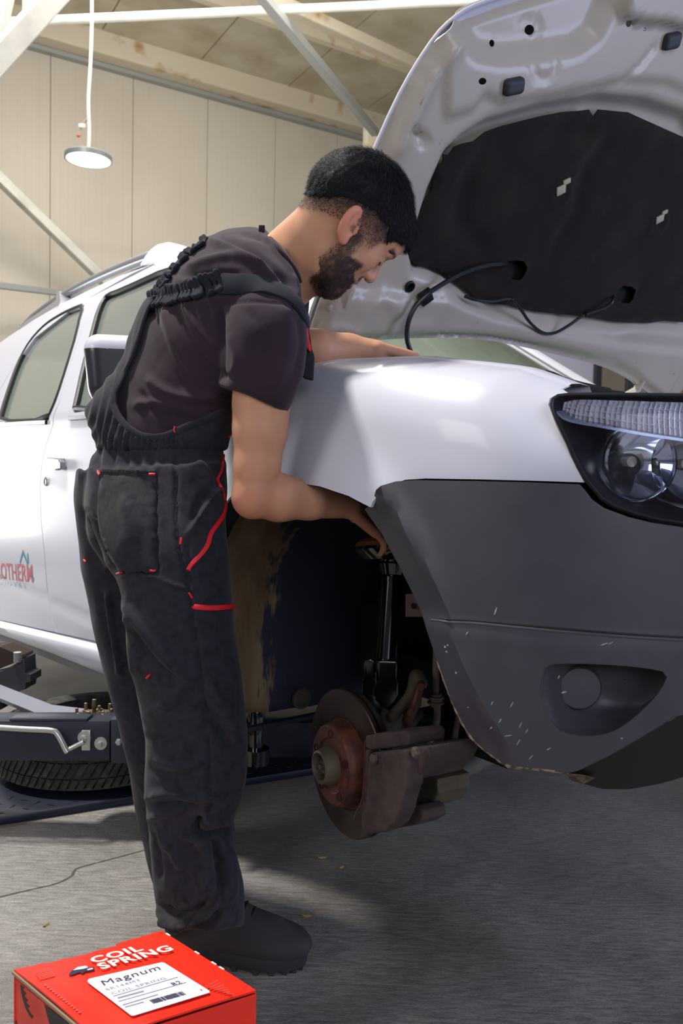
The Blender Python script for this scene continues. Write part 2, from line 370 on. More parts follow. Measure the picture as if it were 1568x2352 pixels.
mobj('brace_plate', *box(P(850, 322, 10.0), (.16, .1, .3), (WD, WN, ZD), .01), M_trim, WS, smooth=False)
# side wall seen under the bonnet, with door posts
M_side = mat('side_wall_paint', srgb(198, 186, 186), .7)
M_dk = mat('dark_post', srgb(40, 42, 46), .6)
def RW(px, py, k=0.): return onplane(px, py, Wp(13.2, 0, 0) + WN * 0, WD) - WD * k
wr = tag(mobj('wall_right', *box(Wp(13.25, 6, 3), (.1, 14, 6), (WD, WN, ZD)), M_side, smooth=False), kind='structure')
d1 = empty('door_1', P(1470, 885, 9.5), kind='structure')
pa, pb = P(1442, 870, 9.5), P(1442, 1085, 9.5)
mobj('door_post', *box(P(1449, 760, 9.5), (.07, .1, 2.6), None, .005), M_dk, d1, smooth=False)
mobj('door_leaf', *box(P(1505, 800, 9.6), (.5, .06, 2.4), None, .005), mat('door_paint', srgb(122, 122, 134), .6), d1, smooth=False)
d2 = empty('window_1', P(1330, 820, 10.5), kind='structure')
mobj('window_frame', *box(P(1375, 790, 10.5), (.08, .1, 1.2), None, .005), M_dk, d2, smooth=False)
mobj('pane', *box(P(1250, 790, 10.6), (1.3, .04, 1.1), None, .005), mat('frosted_pane', srgb(178, 180, 198), .3), d2, smooth=False)
# pendant lamp
LD = 6.2; lc = P(203, 368, LD); lr = 53 / FPX * LD
lp = empty('pendant_lamp', lc, 'round flat white ceiling lamp hanging on a pale cable in front of the wall', 'lamp')
M_lrim = mat('lamp_rim', srgb(120, 126, 124), .4, .3)
mobj('housing', *lathe([(.0, lr * .93), (.0, lr), (.03, lr * 1.0), (.045, lr * .9), (.06, lr * .3), (.06, .0)], lc, ZD, 48), M_lrim, lp)
mobj('diffuser', *lathe([(.006, .0), (-.002, lr * .5), (.0, lr * .93), (.012, lr * .94)], lc, ZD, 48), mat('lamp_glow', (1, 1, 1, 1), .4, emit=((.96, 1, .98, 1), 2.2)), lp)
pts = [P(207, 0, LD + .1) + ZD * .7, P(211, 20, LD + .05), P(208, 140, LD), P(203, 230, LD), P(205, 300, LD), lc + ZD * .06]
mobj('cable', *sweep(spline(pts, 40), .013, 8), mat('pale_cable', srgb(214, 208, 190), .6), lp)
M_wire = mat('lamp_wire', srgb(150, 130, 118), .6)
mobj('safety_cord', *sweep(spline([P(203, 270, LD), P(188, 288, LD), P(184, 315, LD), P(184, 345, LD), lc + ZD * .05 - RIGHT * .06], 20), .006, 6), M_wire, lp)
mobj('clip', *box(P(189, 290, LD), (.05, .03, .03), None, .004), mat('clip_white', srgb(220, 205, 190), .5), lp)
mobj('red_tab', *box(P(181, 312, LD), (.03, .015, .018), None, .003), mat('tab_red', srgb(176, 60, 50), .5), lp)

# cast joint with a chipped edge, and scattered dry leaves
def onfl(px, py, z=0.): r = ray(px, py); t = (z - CAM[2]) / r[2]; return CAM + r * t
M_joint = mat('joint_dirt', srgb(84, 80, 72), .95)
jp = spline(np.array([onfl(x, y, -.0005) for x, y in [(-90, 2085), (0, 2061), (80, 2042), (130, 2030), (165, 2012), (176, 1996), (240, 1978), (345, 1950), (520, 1905)]]), 50)
mobj('floor_joint', *sweep(jp, .0028 + .002 * np.abs(np.sin(np.arange(50) * 1.7)), 6, .4), M_joint, fl)
M_leaf = mat('dry_leaf', srgb(150, 120, 66), .8)
for k, (x, y, s_, an, lb) in enumerate([(740, 1968, .012, .2, 'larger yellow dry leaf scrap on the dark floor below the brake disc'), (783, 1991, .008, .7, 'small yellow leaf scrap right of the larger one below the brake disc'), (704, 2102, .011, .1, 'yellow leaf scrap at the shadow edge above the shoe toe'), (106, 2124, .008, 1.2, 'brown scrap on the pale floor left of the shoe above the red box')]):
    c_ = onfl(x, y, .0015); u = A3(math.cos(an), math.sin(an), .0); v = A3(-math.sin(an), math.cos(an), 0); V = [c_ + u * s_ * math.cos(t) + v * s_ * .45 * math.sin(t) * (1 + .3 * math.sin(3 * t)) + ZD * .002 * math.cos(2 * t) for t in np.linspace(0, 2 * math.pi, 12, endpoint=False)]
    V2 = [q - ZD * .001 for q in V]; o = mobj('leaf_scrap', V + V2, [tuple(range(12)), tuple(range(12, 24))[::-1]] + [(i, 12 + i, 12 + (i + 1) % 12, (i + 1) % 12) for i in range(12)], M_leaf, None, smooth=False); tag(o, lb, 'leaf', 'dry scraps on the floor')
# ================================================================== THE CAR
M_paint = mat('car_white_paint', srgb(206, 207, 219), .34, coat=.35, var=(3., srgb(202, 204, 216), .4, .7))
M_inner = mat('bonnet_underside_paint', srgb(184, 176, 162), .38, coat=.15, var=(5., srgb(176, 170, 158), .52, .74), var2=(45., srgb(120, 100, 78), .70, .78))
M_clad = mat('grey_plastic', srgb(68, 66, 74), .42, var=(14, srgb(62, 60, 68), .4, .7), bump=(900, .12, .0004))
M_blk = mat('black_plastic', srgb(22, 23, 26), .45)
M_rub = mat('rubber_seal', srgb(18, 20, 22), .5)
M_chr = mat('chrome', srgb(205, 208, 214), .12, 1.)
M_glass = mat('side_glass', srgb(196, 206, 200), .05, trans=.72, ior=1.05, coat=1.)  # pale base and lowered transmission stand in for the hall's hazy reflection
M_dark = mat('dark_void', srgb(14, 14, 18), .8)
car = empty('car', C(-1.2, .9, 0), 'white off-road car with grey plastic bumper, its bonnet raised and front wheel off', 'car')
# plan curve of the body side, parameter a runs along the surface
_x0, _A, _B, _n = .12, .70, .86, 2.6
_ph = np.linspace(0, math.pi / 2, 800); _sx = _x0 + _A * np.sin(_ph) ** (2 / _n); _sy = _B * (1 - np.cos(_ph) ** (2 / _n))
_ds = np.r_[0, np.cumsum(np.hypot(np.diff(_sx), np.diff(_sy)))]
_ta = _x0 + _ds; A_END = _ta[-1]
# rear wrap, out of frame
_rx, _ry, _rd = -2.75 - .75 * np.sin(_ph) ** (2 / _n), _sy * 1., None
_rd = np.r_[0, np.cumsum(np.hypot(np.diff(_rx), np.diff(_ry)))]; A_REAR = -2.75 - _rd[-1]
def plan(a):
    a = np.asarray(a, float)
    X = np.where(a > _x0, np.interp(a, _ta, _sx), np.where(a < -2.75, np.interp(-2.75 - a, _rd, _rx), a))
    Y = np.where(a > _x0, np.interp(a, _ta, _sy), np.where(a < -2.75, np.interp(-2.75 - a, _rd, _ry), 0))
    return X, Y
def ss(x, a, b): t = np.clip((x - a) / (b - a), 0, 1); return t * t * (3 - 2 * t)
def g_base(a, z):
    g = .10 * (z - .74) ** 2 + np.where(z < .64, 1.1 * (.64 - z) ** 2, 0) * ss(a, .25, .6)
    g = g + .004 * np.exp(-((z - .475) / .012) ** 2) * ss(-a, .5, .6)      # body crease low on the doors
    return g
def zt(a): return np.interp(a, [-.6, -.02, .22, .42, .52, .7], [1.148, 1.150, 1.133, 1.100, 1.062, 1.04])
def g_fender(a, z):
    u = np.clip((z - (zt(a) - .12)) / .12, 0, .985); g = .12 * (1 - np.sqrt(1 - u * u))
    r = np.hypot(a - .02, z - .50) - .405                                  # flare around the wheel arch
    fl_ = -.020 * (1 - ss(r, .0, .115)) * ss(z, .35, .6)
    sh = .010 * np.exp(-((z - 1.035) / .02) ** 2) * (1 - ss(a, -.05, .25))   # soft shoulder line behind the lamp
    return g + fl_ + sh
def g_green(a, z): return .40 * np.clip(z - 1.085, 0, None) + .22 * np.clip(z - 1.45, 0, None) ** 1.3
SURF = {
    'side': lambda a, z: (plan(a)[0], plan(a)[1] + g_base(a, z) + g_green(a, z)),
    'fender': lambda a, z: (plan(a)[0], plan(a)[1] + g_base(a, z) + g_fender(a, z)),
    'lamp': lambda a, z: (plan(a)[0], plan(a)[1] + g_base(a, z) + .03 * ss(z, 1.0, 1.07) ** 2 - .004),
}
ARCH = None
def g_clad(a, z):
    g = -.007
    if ARCH is not None:
        pts = np.c_[np.ravel(a), np.ravel(z)]; d = segdist(pts, ARCH).reshape(np.shape(a)); u = np.clip(1 - d / .075, 0, 1)
        g = g + .034 * u - .006 * np.exp(-((d - .078) / .02) ** 2)
    g = g + .0035 * ss(z, .692, .70)              # seam step
    return g
SURF['clad'] = lambda a, z: (plan(a)[0], plan(a)[1] + g_base(a, z) + g_clad(a, z) - .018 * (1 - ss(z, .93, 1.0)))
def S3(surf, a, z, off=0.):
    x, y = SURF[surf](np.asarray(a, float), np.asarray(z, float)); return CV(np.stack([x, y + off, z + 0 * x], -1))
def hit(px, py, surf='side', off=0.):
    y = .03
    for _ in range(60):
        q = onplane(px, py, C(0, y, 0), ID) - OC; x = q @ FD; z = q[2]
        if x > _x0: a = float(np.interp(x, _sx, _ta))
        elif x < -2.75: a = -2.75 - float(np.interp(-x, -_rx, _rd))
        else: a = x
        a = np.array([a]); yn = float(SURF[surf](a, np.array([z]))[1][0]) + off; y = y + .45 * (min(yn, .8) - y)
    return (float(a[0]), float(z))
def H(surf, *pp): return [hit(x, y, surf) for x, y in pp]
def panel(name, surf, outline, holes, res, m, parent, thick=.008, off=0., ang=30, disp=None):
    pv, T = triang(outline, holes, res)
    V = S3(surf, pv[:, 0], pv[:, 1], off)
    if disp is not None: V = V + disp(pv)[:, None] * ID
    W, Fc = sheet(pv, T, V, thick, ID); return mobj(name, W, Fc, m, parent, ang=ang)
def mirrored(o, name=None):
    """the same part on the far side of the car"""
    me = o.data.copy(); n = len(me.vertices); V = np.empty(n * 3); me.vertices.foreach_get('co', V); V = V.reshape(-1, 3)
    V = V + (2 * (.91 - (V - OC) @ ID))[:, None] * ID; me.vertices.foreach_set('co', V.ravel()); me.flip_normals(); me.update()
    q = bpy.data.objects.new(name or o.name.split('.')[0], me); COL.objects.link(q); q.parent = o.parent; q.matrix_parent_inverse = o.matrix_parent_inverse.copy(); return q
# ---- front fender
arch_px = [(850, 1168), (800, 1139), (735, 1117), (690, 1110)]
arch_h = H('fender', *arch_px)
arch_rear = [(-.10, .905), (-.20, .872), (-.285, .815), (-.345, .745), (-.385, .66), (-.405, .56), (-.412, .42)]
fend_out = H('fender', (850, 1165), (856, 1152), (873, 1131), (900, 1112), (930, 1102), (975, 1099), (1100, 1101), (1220, 1104), (1341, 1108),
             (1322, 1072), (1298, 1018), (1272, 965), (1259, 930), (1262, 915), (1278, 906), (1302, 904), (1288, 894))
fend_out += [(a, float(zt(a)) - .0015) for a in (.50, .42, .32, .22, .1, -.02, -.15, -.3, -.44)]
fend_out += [(-.485, 1.10), (-.488, .9), (-.488, .7), (-.488, .41), (-.43, .405)] + arch_rear[::-1] + arch_h[::-1][:-1]
fender = panel('front_fender', 'fender', fend_out, [], .016, M_paint, car, .006)
# top deck of the fender, leading in to the bay
aa = np.linspace(-.47, .50, 40); MBt = MB(); V = []
for i, a in enumerate(aa):
    x, y = SURF['fender'](np.array([a]), np.array([zt(a) - .0015])); x = x[0]; y = y[0]
    for (dy, dz) in ((0, 0), (.008, .004), (.03, .006), (.055, .004), (.06, -.004), (.062, -.03), (.09, -.032)): V.append(C(x, y + dy, zt(a) + dz - .0015))
Fc = [(i * 7 + k, i * 7 + k + 1, (i + 1) * 7 + k + 1, (i + 1) * 7 + k) for i in range(39) for k in range(6)]
deck = mobj('fender_gutter', V, Fc, M_paint, fender)
ff = mirrored(fender); dd = mirrored(deck); dd.parent = ff; dd.matrix_parent_inverse = wmat(ff).inverted()
# ---- grey bumper corner with wheel arch edge
cl_arch = [hit(x_, y_, 'side', .027 if y_ < 1715 else .027 * (1 - (y_ - 1702) / 50)) for x_, y_ in ((852, 1170), (892, 1226), (932, 1300), (962, 1360), (990, 1420), (1022, 1515), (1060, 1618), (1088, 1672), (1112, 1702), (1150, 1732), (1185, 1749))]
ARCH = np.array(cl_arch[:9])
BA = float(A_END)
cl_out = cl_arch + H('side', (1240, 1765), (1292, 1775), (1350, 1762), (1420, 1728), (1500, 1682), (1568, 1640))
zb = cl_out[-1][1]
cl_out += [(cl_out[-1][0] + .12, zb + .03), (BA - .3, zb + .04), (BA, zb + .04), (BA, .86)]
top_px = [(1900, 1262), (1750, 1240), (1640, 1222), (1568, 1208), (1510, 1200), (1455, 1187), (1400, 1167), (1372, 1147), (1355, 1124), (1344, 1113), (1220, 1108), (1100, 1105), (975, 1103), (932, 1106), (903, 1116), (877, 1134), (860, 1154)]
tp = H('side', *top_px[2:]); tp = [(BA - .25, tp[0][1] - .0), ] + tp
cl_out += tp
fog = H('side', (1272, 1545), (1280, 1527), (1300, 1519), (1400, 1520), (1500, 1528), (1556, 1540), (1540, 1578), (1500, 1622), (1460, 1655), (1425, 1676), (1370, 1684), (1320, 1676), (1290, 1655), (1276, 1620), (1268, 1580))
fog = [tuple(q) for q in smooth_poly(fog, True, 1)]
def sc_disp(pv): return 0 * pv[:, 0]
bump_o = panel('front_bumper', 'clad', cl_out, [fog], .016, M_clad, car, .008, ang=28)
# pocket for the fog lamp: walls run inward and forward to a deeper floor
fo = resample(fog, .012); cen = fo.mean(0); V = []; nf = len(fo)
for k, (sc, dp, sh) in enumerate([(1.012, -.001, 0), (1.0, .004, 0), (.97, .02, .0), (.86, .075, -.006), (.70, .10, -.012), (.5, .108, -.016), (.25, .11, -.018), (.02, .11, -.02)]):
    q = cen + (fo - cen) * sc + np.array([sh, 0]); w3 = S3('clad', q[:, 0], q[:, 1], dp); V.append(w3)
V = np.vstack(V); Fc = [(i * nf + k, i * nf + (k + 1) % nf, (i + 1) * nf + (k + 1) % nf, (i + 1) * nf + k) for i in range(7) for k in range(nf)]
pk = mobj('fog_lamp_recess', V, Fc, M_clad, bump_o, ang=50)
fc = S3('clad', *[np.array([v]) for v in hit(1292, 1586, 'side')], .062)[0]
mobj('blanking_cap', *lathe([(-.02, .034), (.004, .034), (.010, .030), (.011, .0)], fc, -ID * .62 + FD * .78, 40), M_clad, bump_o)
# lower lip behind the bumper edge
lip = H('side', (1180, 1742), (1240, 1758), (1292, 1768), (1350, 1755), (1420, 1721), (1500, 1675), (1568, 1633))
lip2 = H('side', (1568, 1786), (1500, 1806), (1430, 1818), (1370, 1818), (1325, 1806), (1290, 1785))
lip_out = [lip[2]] + lip[3:] + [(lip[-1][0] + .12, lip[-1][1] + .03), (BA, lip[-1][1] + .04), (BA, lip2[0][1] + .03), (lip2[0][0] + .15, lip2[0][1] + .01)] + lip2
lo_ = panel('bumper_lip', 'side', lip_out, [], .018, M_blk, bump_o, .008, off=.016)
wl = H('side', (1292, 1779), (1330, 1782), (1360, 1790), (1335, 1802), (1310, 1795))
panel('torn_liner_edge', 'side', wl, [], .01, mat('dusty_edge', srgb(120, 92, 70), .9, var=(60, srgb(60, 50, 44), .4, .6)), bump_o, .004, off=.004)
# ledge running across the bumper
lg = spline(np.array(H('clad', (992, 1421), (1060, 1427), (1200, 1439), (1380, 1455), (1568, 1467))), 50); lg = np.vstack([lg, [(lg[-1][0] + .2, lg[-1][1] + .004), (BA, lg[-1][1] + .006)]])
mobj('bumper_ledge', *sweep(S3('clad', lg[:, 0], lg[:, 1] - .002, .0005), .0028, 8), M_clad, bump_o); mobj('ledge_gap', *sweep(S3('clad', lg[:, 0], lg[:, 1] + .0022, .0006), .0016, 8), M_blk, bump_o)
# dusty scraped rim of the wheel arch, and paint chips
M_chip = mat('scraped_edge', srgb(150, 132, 104), .9, var=(80, srgb(70, 62, 54), .42, .6))
rim_pts = cl_arch[5:] + H('clad', (1250, 1768), (1300, 1776))
rp_ = spline(np.array([(*q,) for q in rim_pts]), 60); W = S3('clad', rp_[:, 0], rp_[:, 1], .002)
mobj('scraped_rim', *sweep(W, .0022 + .0012 * np.abs(np.sin(np.arange(60) * 2.3) * np.sin(np.arange(60) * .7)), 6), M_chip, bump_o)
M_chip2 = mat('paint_chip', srgb(150, 150, 148), .8)
mb = MB(); rr = random.Random(3)
def chip(px, py, l, w_, an):
    a, z = hit(px, py, 'clad'); c_ = S3('clad', np.array([a]), np.array([z]), -.0004)[0]; ax = FD * math.cos(an) + ZD * math.sin(an); ay = -FD * math.sin(an) + ZD * math.cos(an)
    k = 7; poly = [(l * math.cos(t) * (1 + .4 * rr.uniform(-1, 1)), w_ * math.sin(t) * (1 + .5 * rr.uniform(-1, 1))) for t in np.linspace(0, 2 * math.pi, k, endpoint=False)]
    x_, y_ = plan(np.array([a])); slope = np.gradient(plan(np.array([a - .01, a + .01]))[1])[0] / .02 if a > _x0 else 0
    ax = ax + ID * slope * math.cos(an); mb.add(*prism(poly, c_, ax, ay, -.0006))
for (x, y, l, w_, an) in [(1022, 1485, .003, .002, 1), (1026, 1497, .002, .002, 0), (1029, 1482, .002, .0014, .4), (1048, 1545, .002, .0015, 0), (1128, 1670, .004, .0012, 1.2), (1148, 1655, .004, .001, 1.1), (1175, 1618, .006, .0008, 1.2), (1130, 1615, .003, .0008, 1.2),
                          (1195, 1665, .005, .0008, 1.3), (1210, 1678, .005, .0008, 1.2), (1165, 1690, .006, .001, .3), (1190, 1705, .005, .0008, 1.2), (1283, 1555, .003, .001, 1.2), (1295, 1590, .003, .001, .4), (1138, 1402, .006, .001, 1.3), (1150, 1448, .007, .0008, 1.5),
                          (1385, 1480, .008, .0008, .4), (1400, 1478, .006, .0008, .6), (1428, 1696, .002, .001, .3), (1260, 1720, .004, .0008, .8), (1220, 1738, .004, .0008, 1.), (1075, 1625, .002, .001, .3), (1072, 1455, .003, .001, 1.)]: chip(x, y, l, w_, an)
co = mb.build('paint_chips', M_chip2, bump_o, smooth=False); co['kind'] = 'stuff'
ob = mirrored(bump_o)
# ---- doors with window openings
seam = H('side', (216, 668), (202, 712), (185, 765), (165, 825), (150, 870), (136, 925), (122, 975), (106, 1022), (97, 1060), (92, 1120), (95, 1200), (103, 1280), (109, 1360), (118, 1415), (131, 1453))
win_f = H('side', (167, 949), (177, 905), (187, 858), (204, 790), (222, 722), (233, 694), (246, 678), (275, 668)) + [(-1.05, 1.545), (-.93, 1.50), (-.62, 1.20), (-.56, 1.10)]
win_r = H('side', (112, 966), (130, 915), (152, 846), (175, 770), (194, 700), (160, 713), (133, 727), (105, 745), (80, 770), (58, 800), (38, 840), (20, 890), (4, 940), (-4, 970))
roof_edge = H('side', (-40, 828), (0, 788), (50, 752), (95, 724), (135, 701), (180, 678), (230, 654), (280, 631), (320, 613), (355, 606), (400, 604))
def zroof(a): xs = np.array([q[0] for q in roof_edge]); zs = np.array([q[1] for q in roof_edge]); return np.interp(a, xs, zs)
print('seam', [tuple(round(c, 3) for c in q) for q in seam]); print('win_f', [tuple(round(c, 2) for c in q) for q in win_f]); print('win_r', [tuple(round(c, 2) for c in q) for q in win_r]); print('roof', [tuple(round(c, 2) for c in q) for q in roof_edge])
zbot = [q[1] for q in H('side', (0, 1424), (231, 1475))]; abot = [q[0] for q in H('side', (0, 1424), (231, 1475))]
def zdb(a): return zbot[0] + (a - abot[0]) / (abot[1] - abot[0]) * (zbot[1] - zbot[0])
print('door bottom', abot, zbot)
def dtop(a): return float(np.interp(a, [-2.3, -1.9, -1.6, -1.25, -1.05], [1.42, 1.545, 1.60, 1.605, 1.585]))
fd_out = [(a + .002, z) for a, z in seam] + [(a, zdb(a)) for a in (-1.1, -.9, -.7, -.495)] + [(-.492, .7), (-.492, 1.09), (-.55, 1.16), (-.75, 1.36), (-.98, 1.565), (-1.08, dtop(-1.08)), (-1.2, dtop(-1.2))]
# trim the seam top to the door top height
fd_out = [(a, min(z, dtop(a))) for a, z in fd_out]
fdoor = panel('front_door', 'side', fd_out, [win_f], .022, M_paint, car, .03)
rd_out = [(a - .003, min(z, dtop(a))) for a, z in seam][::-1] + [(a, dtop(a)) for a in (-1.45, -1.6, -1.75, -1.9, -2.05, -2.2)] + [(-2.28, 1.3), (-2.30, 1.08), (-2.28, .9), (-2.2, .75), (-2.12, .6), (-2.05, zdb(-2.05)), (-1.7, zdb(-1.7)), (-1.5, zdb(-1.5))]
rdoor = panel('rear_door', 'side', rd_out, [win_r], .022, M_paint, car, .03)
for dr, wn_, nm in ((fdoor, win_f, 1), (rdoor, win_r, 0)):
    pv, T = triang(wn_, [], .05); V3 = S3('side', pv[:, 0], pv[:, 1], .014); W, Fc = sheet(pv, T, V3, .004, ID); mobj('window_glass', W, Fc, M_glass, dr)
    c0 = np.mean(wn_, 0); lp_ = resample(smooth_poly(wn_, True, 1), .03); path = S3('side', lp_[:, 0], lp_[:, 1], .006); mobj('window_seal', *sweep(path, .011, 8, closed=True), M_rub, dr)
M_strip = mat('satin_strip', srgb(140, 142, 144), .3, .7)
def strip(name, pts, off, hgt, dep, m, par):
    q = spline(np.array(pts), 24); b = MB(); V = []
    for (a, z) in q:
        for (dy, dz) in ((0, -hgt / 2), (-dep, -hgt / 2 + .002), (-dep, hgt / 2 - .002), (0, hgt / 2)): V.append(S3('side', np.array([a]), np.array([z + dz]), off + dy)[0])
    Fc = [(i * 4 + k, i * 4 + (k + 1) % 4, (i + 1) * 4 + (k + 1) % 4, (i + 1) * 4 + k) for i in range(23) for k in range(4)]; return mobj(name, V, Fc, m, par)
strip('belt_strip', H('side', (-60, 984), (0, 977), (60, 972), (109, 970)), -.001, .016, .008, M_strip, rdoor)
strip('belt_strip', H('side', (162, 961), (207, 957)) + [(-.9, 1.078), (-.6, 1.088)], -.001, .014, .008, M_strip, fdoor)
# door handle and lock
ha, hz = hit(136, 1066); hc = S3('side', np.array([ha]), np.array([hz]), 0)[0]
def rbox_path(name, pts, r, m, par, ratio=1.): return mobj(name, *sweep(spline(np.array(pts), 20), r, 12, ratio), m, par)
mb = MB(); mb.add(*box(hc + ID * .008, (.11, .02, .04), (FD, ID, ZD), .008)); mb.build('handle_cup', mat('cup_grey', srgb(120, 120, 126), .4), fdoor)  # cup has one even mid grey
M_hs = mat('handle_silver', srgb(150, 152, 158), .3, .7)
hb = [hc - ID * .022 + FD * x_ + ZD * z_ for x_, z_ in ((-.082, .004), (-.06, .020), (.05, .018), (.075, .008), (.075, -.014), (.02, -.020), (-.06, -.006))]; nb_ = len(hb)
mobj('door_handle', *remesh(hb + [v + ID * .017 for v in hb], [tuple(range(nb_)), tuple(range(nb_, 2 * nb_))[::-1]] + [(i, nb_ + i, nb_ + (i + 1) % nb_, (i + 1) % nb_) for i in range(nb_)], .0025, 4), M_hs, fdoor)
la, lz = hit(107, 1106); lcn = S3('side', np.array([la]), np.array([lz]), 0)[0]
mobj('door_lock', *lathe([(0, .015), (.004, .015), (.006, .012), (.004, .009), (.004, .0)], lcn, -ID, 24), M_chr, fdoor)
# rear quarter, roof side, roof
q_out = [(-2.305, 1.08), (-2.285, 1.3), (-2.2, dtop(-2.2))] + [(a, dtop(a)) for a in (-2.05, -1.9, -1.75, -1.6, -1.45, -1.25, -1.1)] + [(-.985, 1.57), (-.76, 1.37), (-.56, 1.17), (-.50, 1.10), (-.46, 1.13), (-.58, 1.24), (-.76, 1.41), (-.98, 1.61)]
q_out += [(a, float(zroof(a))) for a in (-1.1, -1.3, -1.6, -1.9, -2.2, -2.5)] + [(-2.9, 1.50), (-3.2, 1.42), (-3.35, 1.1), (-3.45, .95), (-3.45, .5), (-3.1, .45), (-3.05, .6), (-2.95, .72), (-2.8, .8), (-2.65, .82), (-2.5, .8), (-2.35, .72), (-2.28, .62), (-2.25, .5), (-2.23, zdb(-2.2)), (-2.06, zdb(-2.05)), (-2.13, .6), (-2.21, .75), (-2.29, .9)]
panel('body_side', 'side', q_out, [], .03, M_paint, car, .02)
V = []; nk = 18; ra = np.linspace(-3.2, -.99, 26)
for a in ra:
    z = float(zroof(a)) if a > -2.9 else 1.44; x, y = SURF['side'](np.array([a]), np.array([z])); x, y = x[0], y[0]
    for k in range(nk + 1): u = k / nk; V.append(C(x + .05 * math.sin(math.pi * u) * (a > -1.3), y + (1.82 - 2 * y) * u, z - .001 + .055 * math.sin(math.pi * u) ** .6))
Fc = [(i * (nk + 1) + k, i * (nk + 1) + k + 1, (i + 1) * (nk + 1) + k + 1, (i + 1) * (nk + 1) + k) for i in range(25) for k in range(nk)]
mobj('roof', V, Fc, M_paint, car)
# roof rail
def RR(px, py, off=0.03): a, z = hit(px, py, 'side'); return S3('side', np.array([a]), np.array([z]), off)[0]
M_rail = mat('rail_grey', srgb(146, 148, 154), .35, .5)
rail = empty('roof_rail', RR(230, 640)); rail.parent = car; rail.matrix_parent_inverse = wmat(car).inverted()
pth = [RR(40, 752), RR(62, 728), RR(95, 702), RR(135, 675), RR(200, 640), RR(270, 608), RR(335, 583), RR(360, 580)]
mobj('rail_bar', *sweep(spline(np.array(pth), 40), .024, 14, .8), M_rail, rail)
mobj('rail_gap_shade', *sweep(spline(np.array([RR(140, 700), RR(200, 670), RR(270, 635), RR(322, 612)]), 20), .014, 10), M_blk, rail)  # black tube stands in for the shaded gap under the rail
ft = [RR(x, y, .0) for x, y in [(318, 612), (330, 590), (345, 572), (362, 560), (385, 555), (402, 560), (412, 574), (415, 604), (360, 606)]]
Vf = ft + [v + ID * .05 for v in ft]; n = len(ft); mobj('rail_foot', *remesh(Vf, [tuple(range(n)), tuple(range(n, 2 * n))[::-1]] + [(i, n + i, n + (i + 1) % n, (i + 1) % n) for i in range(n)], .006, 4), M_paint, rail)
ft = [RR(x, y, .0) for x, y in [(40, 757), (60, 737), (128, 690), (130, 668), (136, 668), (138, 694), (135, 704), (60, 748)]]
Vf = ft + [v + ID * .05 for v in ft]; n = len(ft); mobj('rail_foot', Vf, [tuple(range(n)), tuple(range(n, 2 * n))[::-1]] + [(i, n + i, n + (i + 1) % n, (i + 1) % n) for i in range(n)], M_rail, rail, ang=20)
# sill
sl = H('side', (-60, 1440), (0, 1458), (120, 1504), (235, 1552)); sa = [q[0] for q in sl]; sz = [q[1] for q in sl]
V = []; As = np.linspace(-2.25, -.46, 40)
for a in As:
    zl = float(np.interp(a, sa, sz)) if a < sa[-1] else sz[-1] + (a - sa[-1]) * .02; zu = zdb(a)
    for (dy, z) in ((.03, zu + .0), (.006, zu - .004), (-.004, zu - .012), (-.012, zl + .5 * (zu - zl) + .01), (-.004, zl + .012), (.016, zl), (.08, zl + .004), (.1, zu)): V.append(C(a, .012 + dy, z))
Fc = [(i * 8 + k, i * 8 + (k + 1) % 8, (i + 1) * 8 + (k + 1) % 8, (i + 1) * 8 + k) for i in range(39) for k in range(8)]
sill = mobj('sill', V, Fc, M_paint, car, ang=50)
V = []
for a in As:
    zl = float(np.interp(a, sa, sz)) if a < sa[-1] else sz[-1] + (a - sa[-1]) * .02
    for (dy, dz) in ((.012, .006), (.014, -.022), (.03, -.03), (.10, -.03), (.12, .01)): V.append(C(a, .012 + dy, zl + dz))
Fc = [(i * 5 + k, i * 5 + (k + 1) % 5, (i + 1) * 5 + (k + 1) % 5, (i + 1) * 5 + k) for i in range(39) for k in range(5)]
mobj('sill_seam', V, Fc, mat('sill_grey', srgb(120, 118, 118), .6), sill)
# underbody
mobj('underbody', *box(C(-1.5, .91, .395), (2.2, 1.46, .10), (FD, ID, ZD), .01), mat('underbody_coat', srgb(40, 40, 44), .8), car)
# far side
for o in [q for q in list(bpy.data.objects) if q.parent == car and q.name.split('.')[0] in ('front_door', 'rear_door', 'body_side')]: mirrored(o)
# cabin: seats, dashboard, wheel
M_seat = mat('seat_cloth', srgb(70, 72, 76), .9)
def rb(c_, d_, ax, r, vox=.02): return remesh(*box(c_, d_, ax, r), vox, 3)
for (x, y) in ((-1.35, .52), (-1.35, 1.3), (-2.15, .55), (-2.15, 1.27)):
    st = empty('seat', C(x, y, .5)); st.parent = car; st.matrix_parent_inverse = wmat(car).inverted(); t = math.radians(-14); up_ = ZD * math.cos(t) + FD * math.sin(t); fr = FD * math.cos(t) - ZD * math.sin(t)
    mobj('seat_base', *box(C(x + .18, y, .58), (.5, .5, .16), (FD, ID, ZD), .04), M_seat, st); mobj('seat_back', *box(C(x - .12, y, .9), (.14, .48, .58), (fr, ID, up_), .05), M_seat, st)
    mobj('headrest', *box(C(x - .2, y, 1.27), (.09, .27, .18), (fr, ID, up_), .035), M_seat, st)
mobj('dashboard', *box(C(-.62, .91, .98), (.5, 1.4, .16), (FD, ID, ZD), .05), M_blk, car)
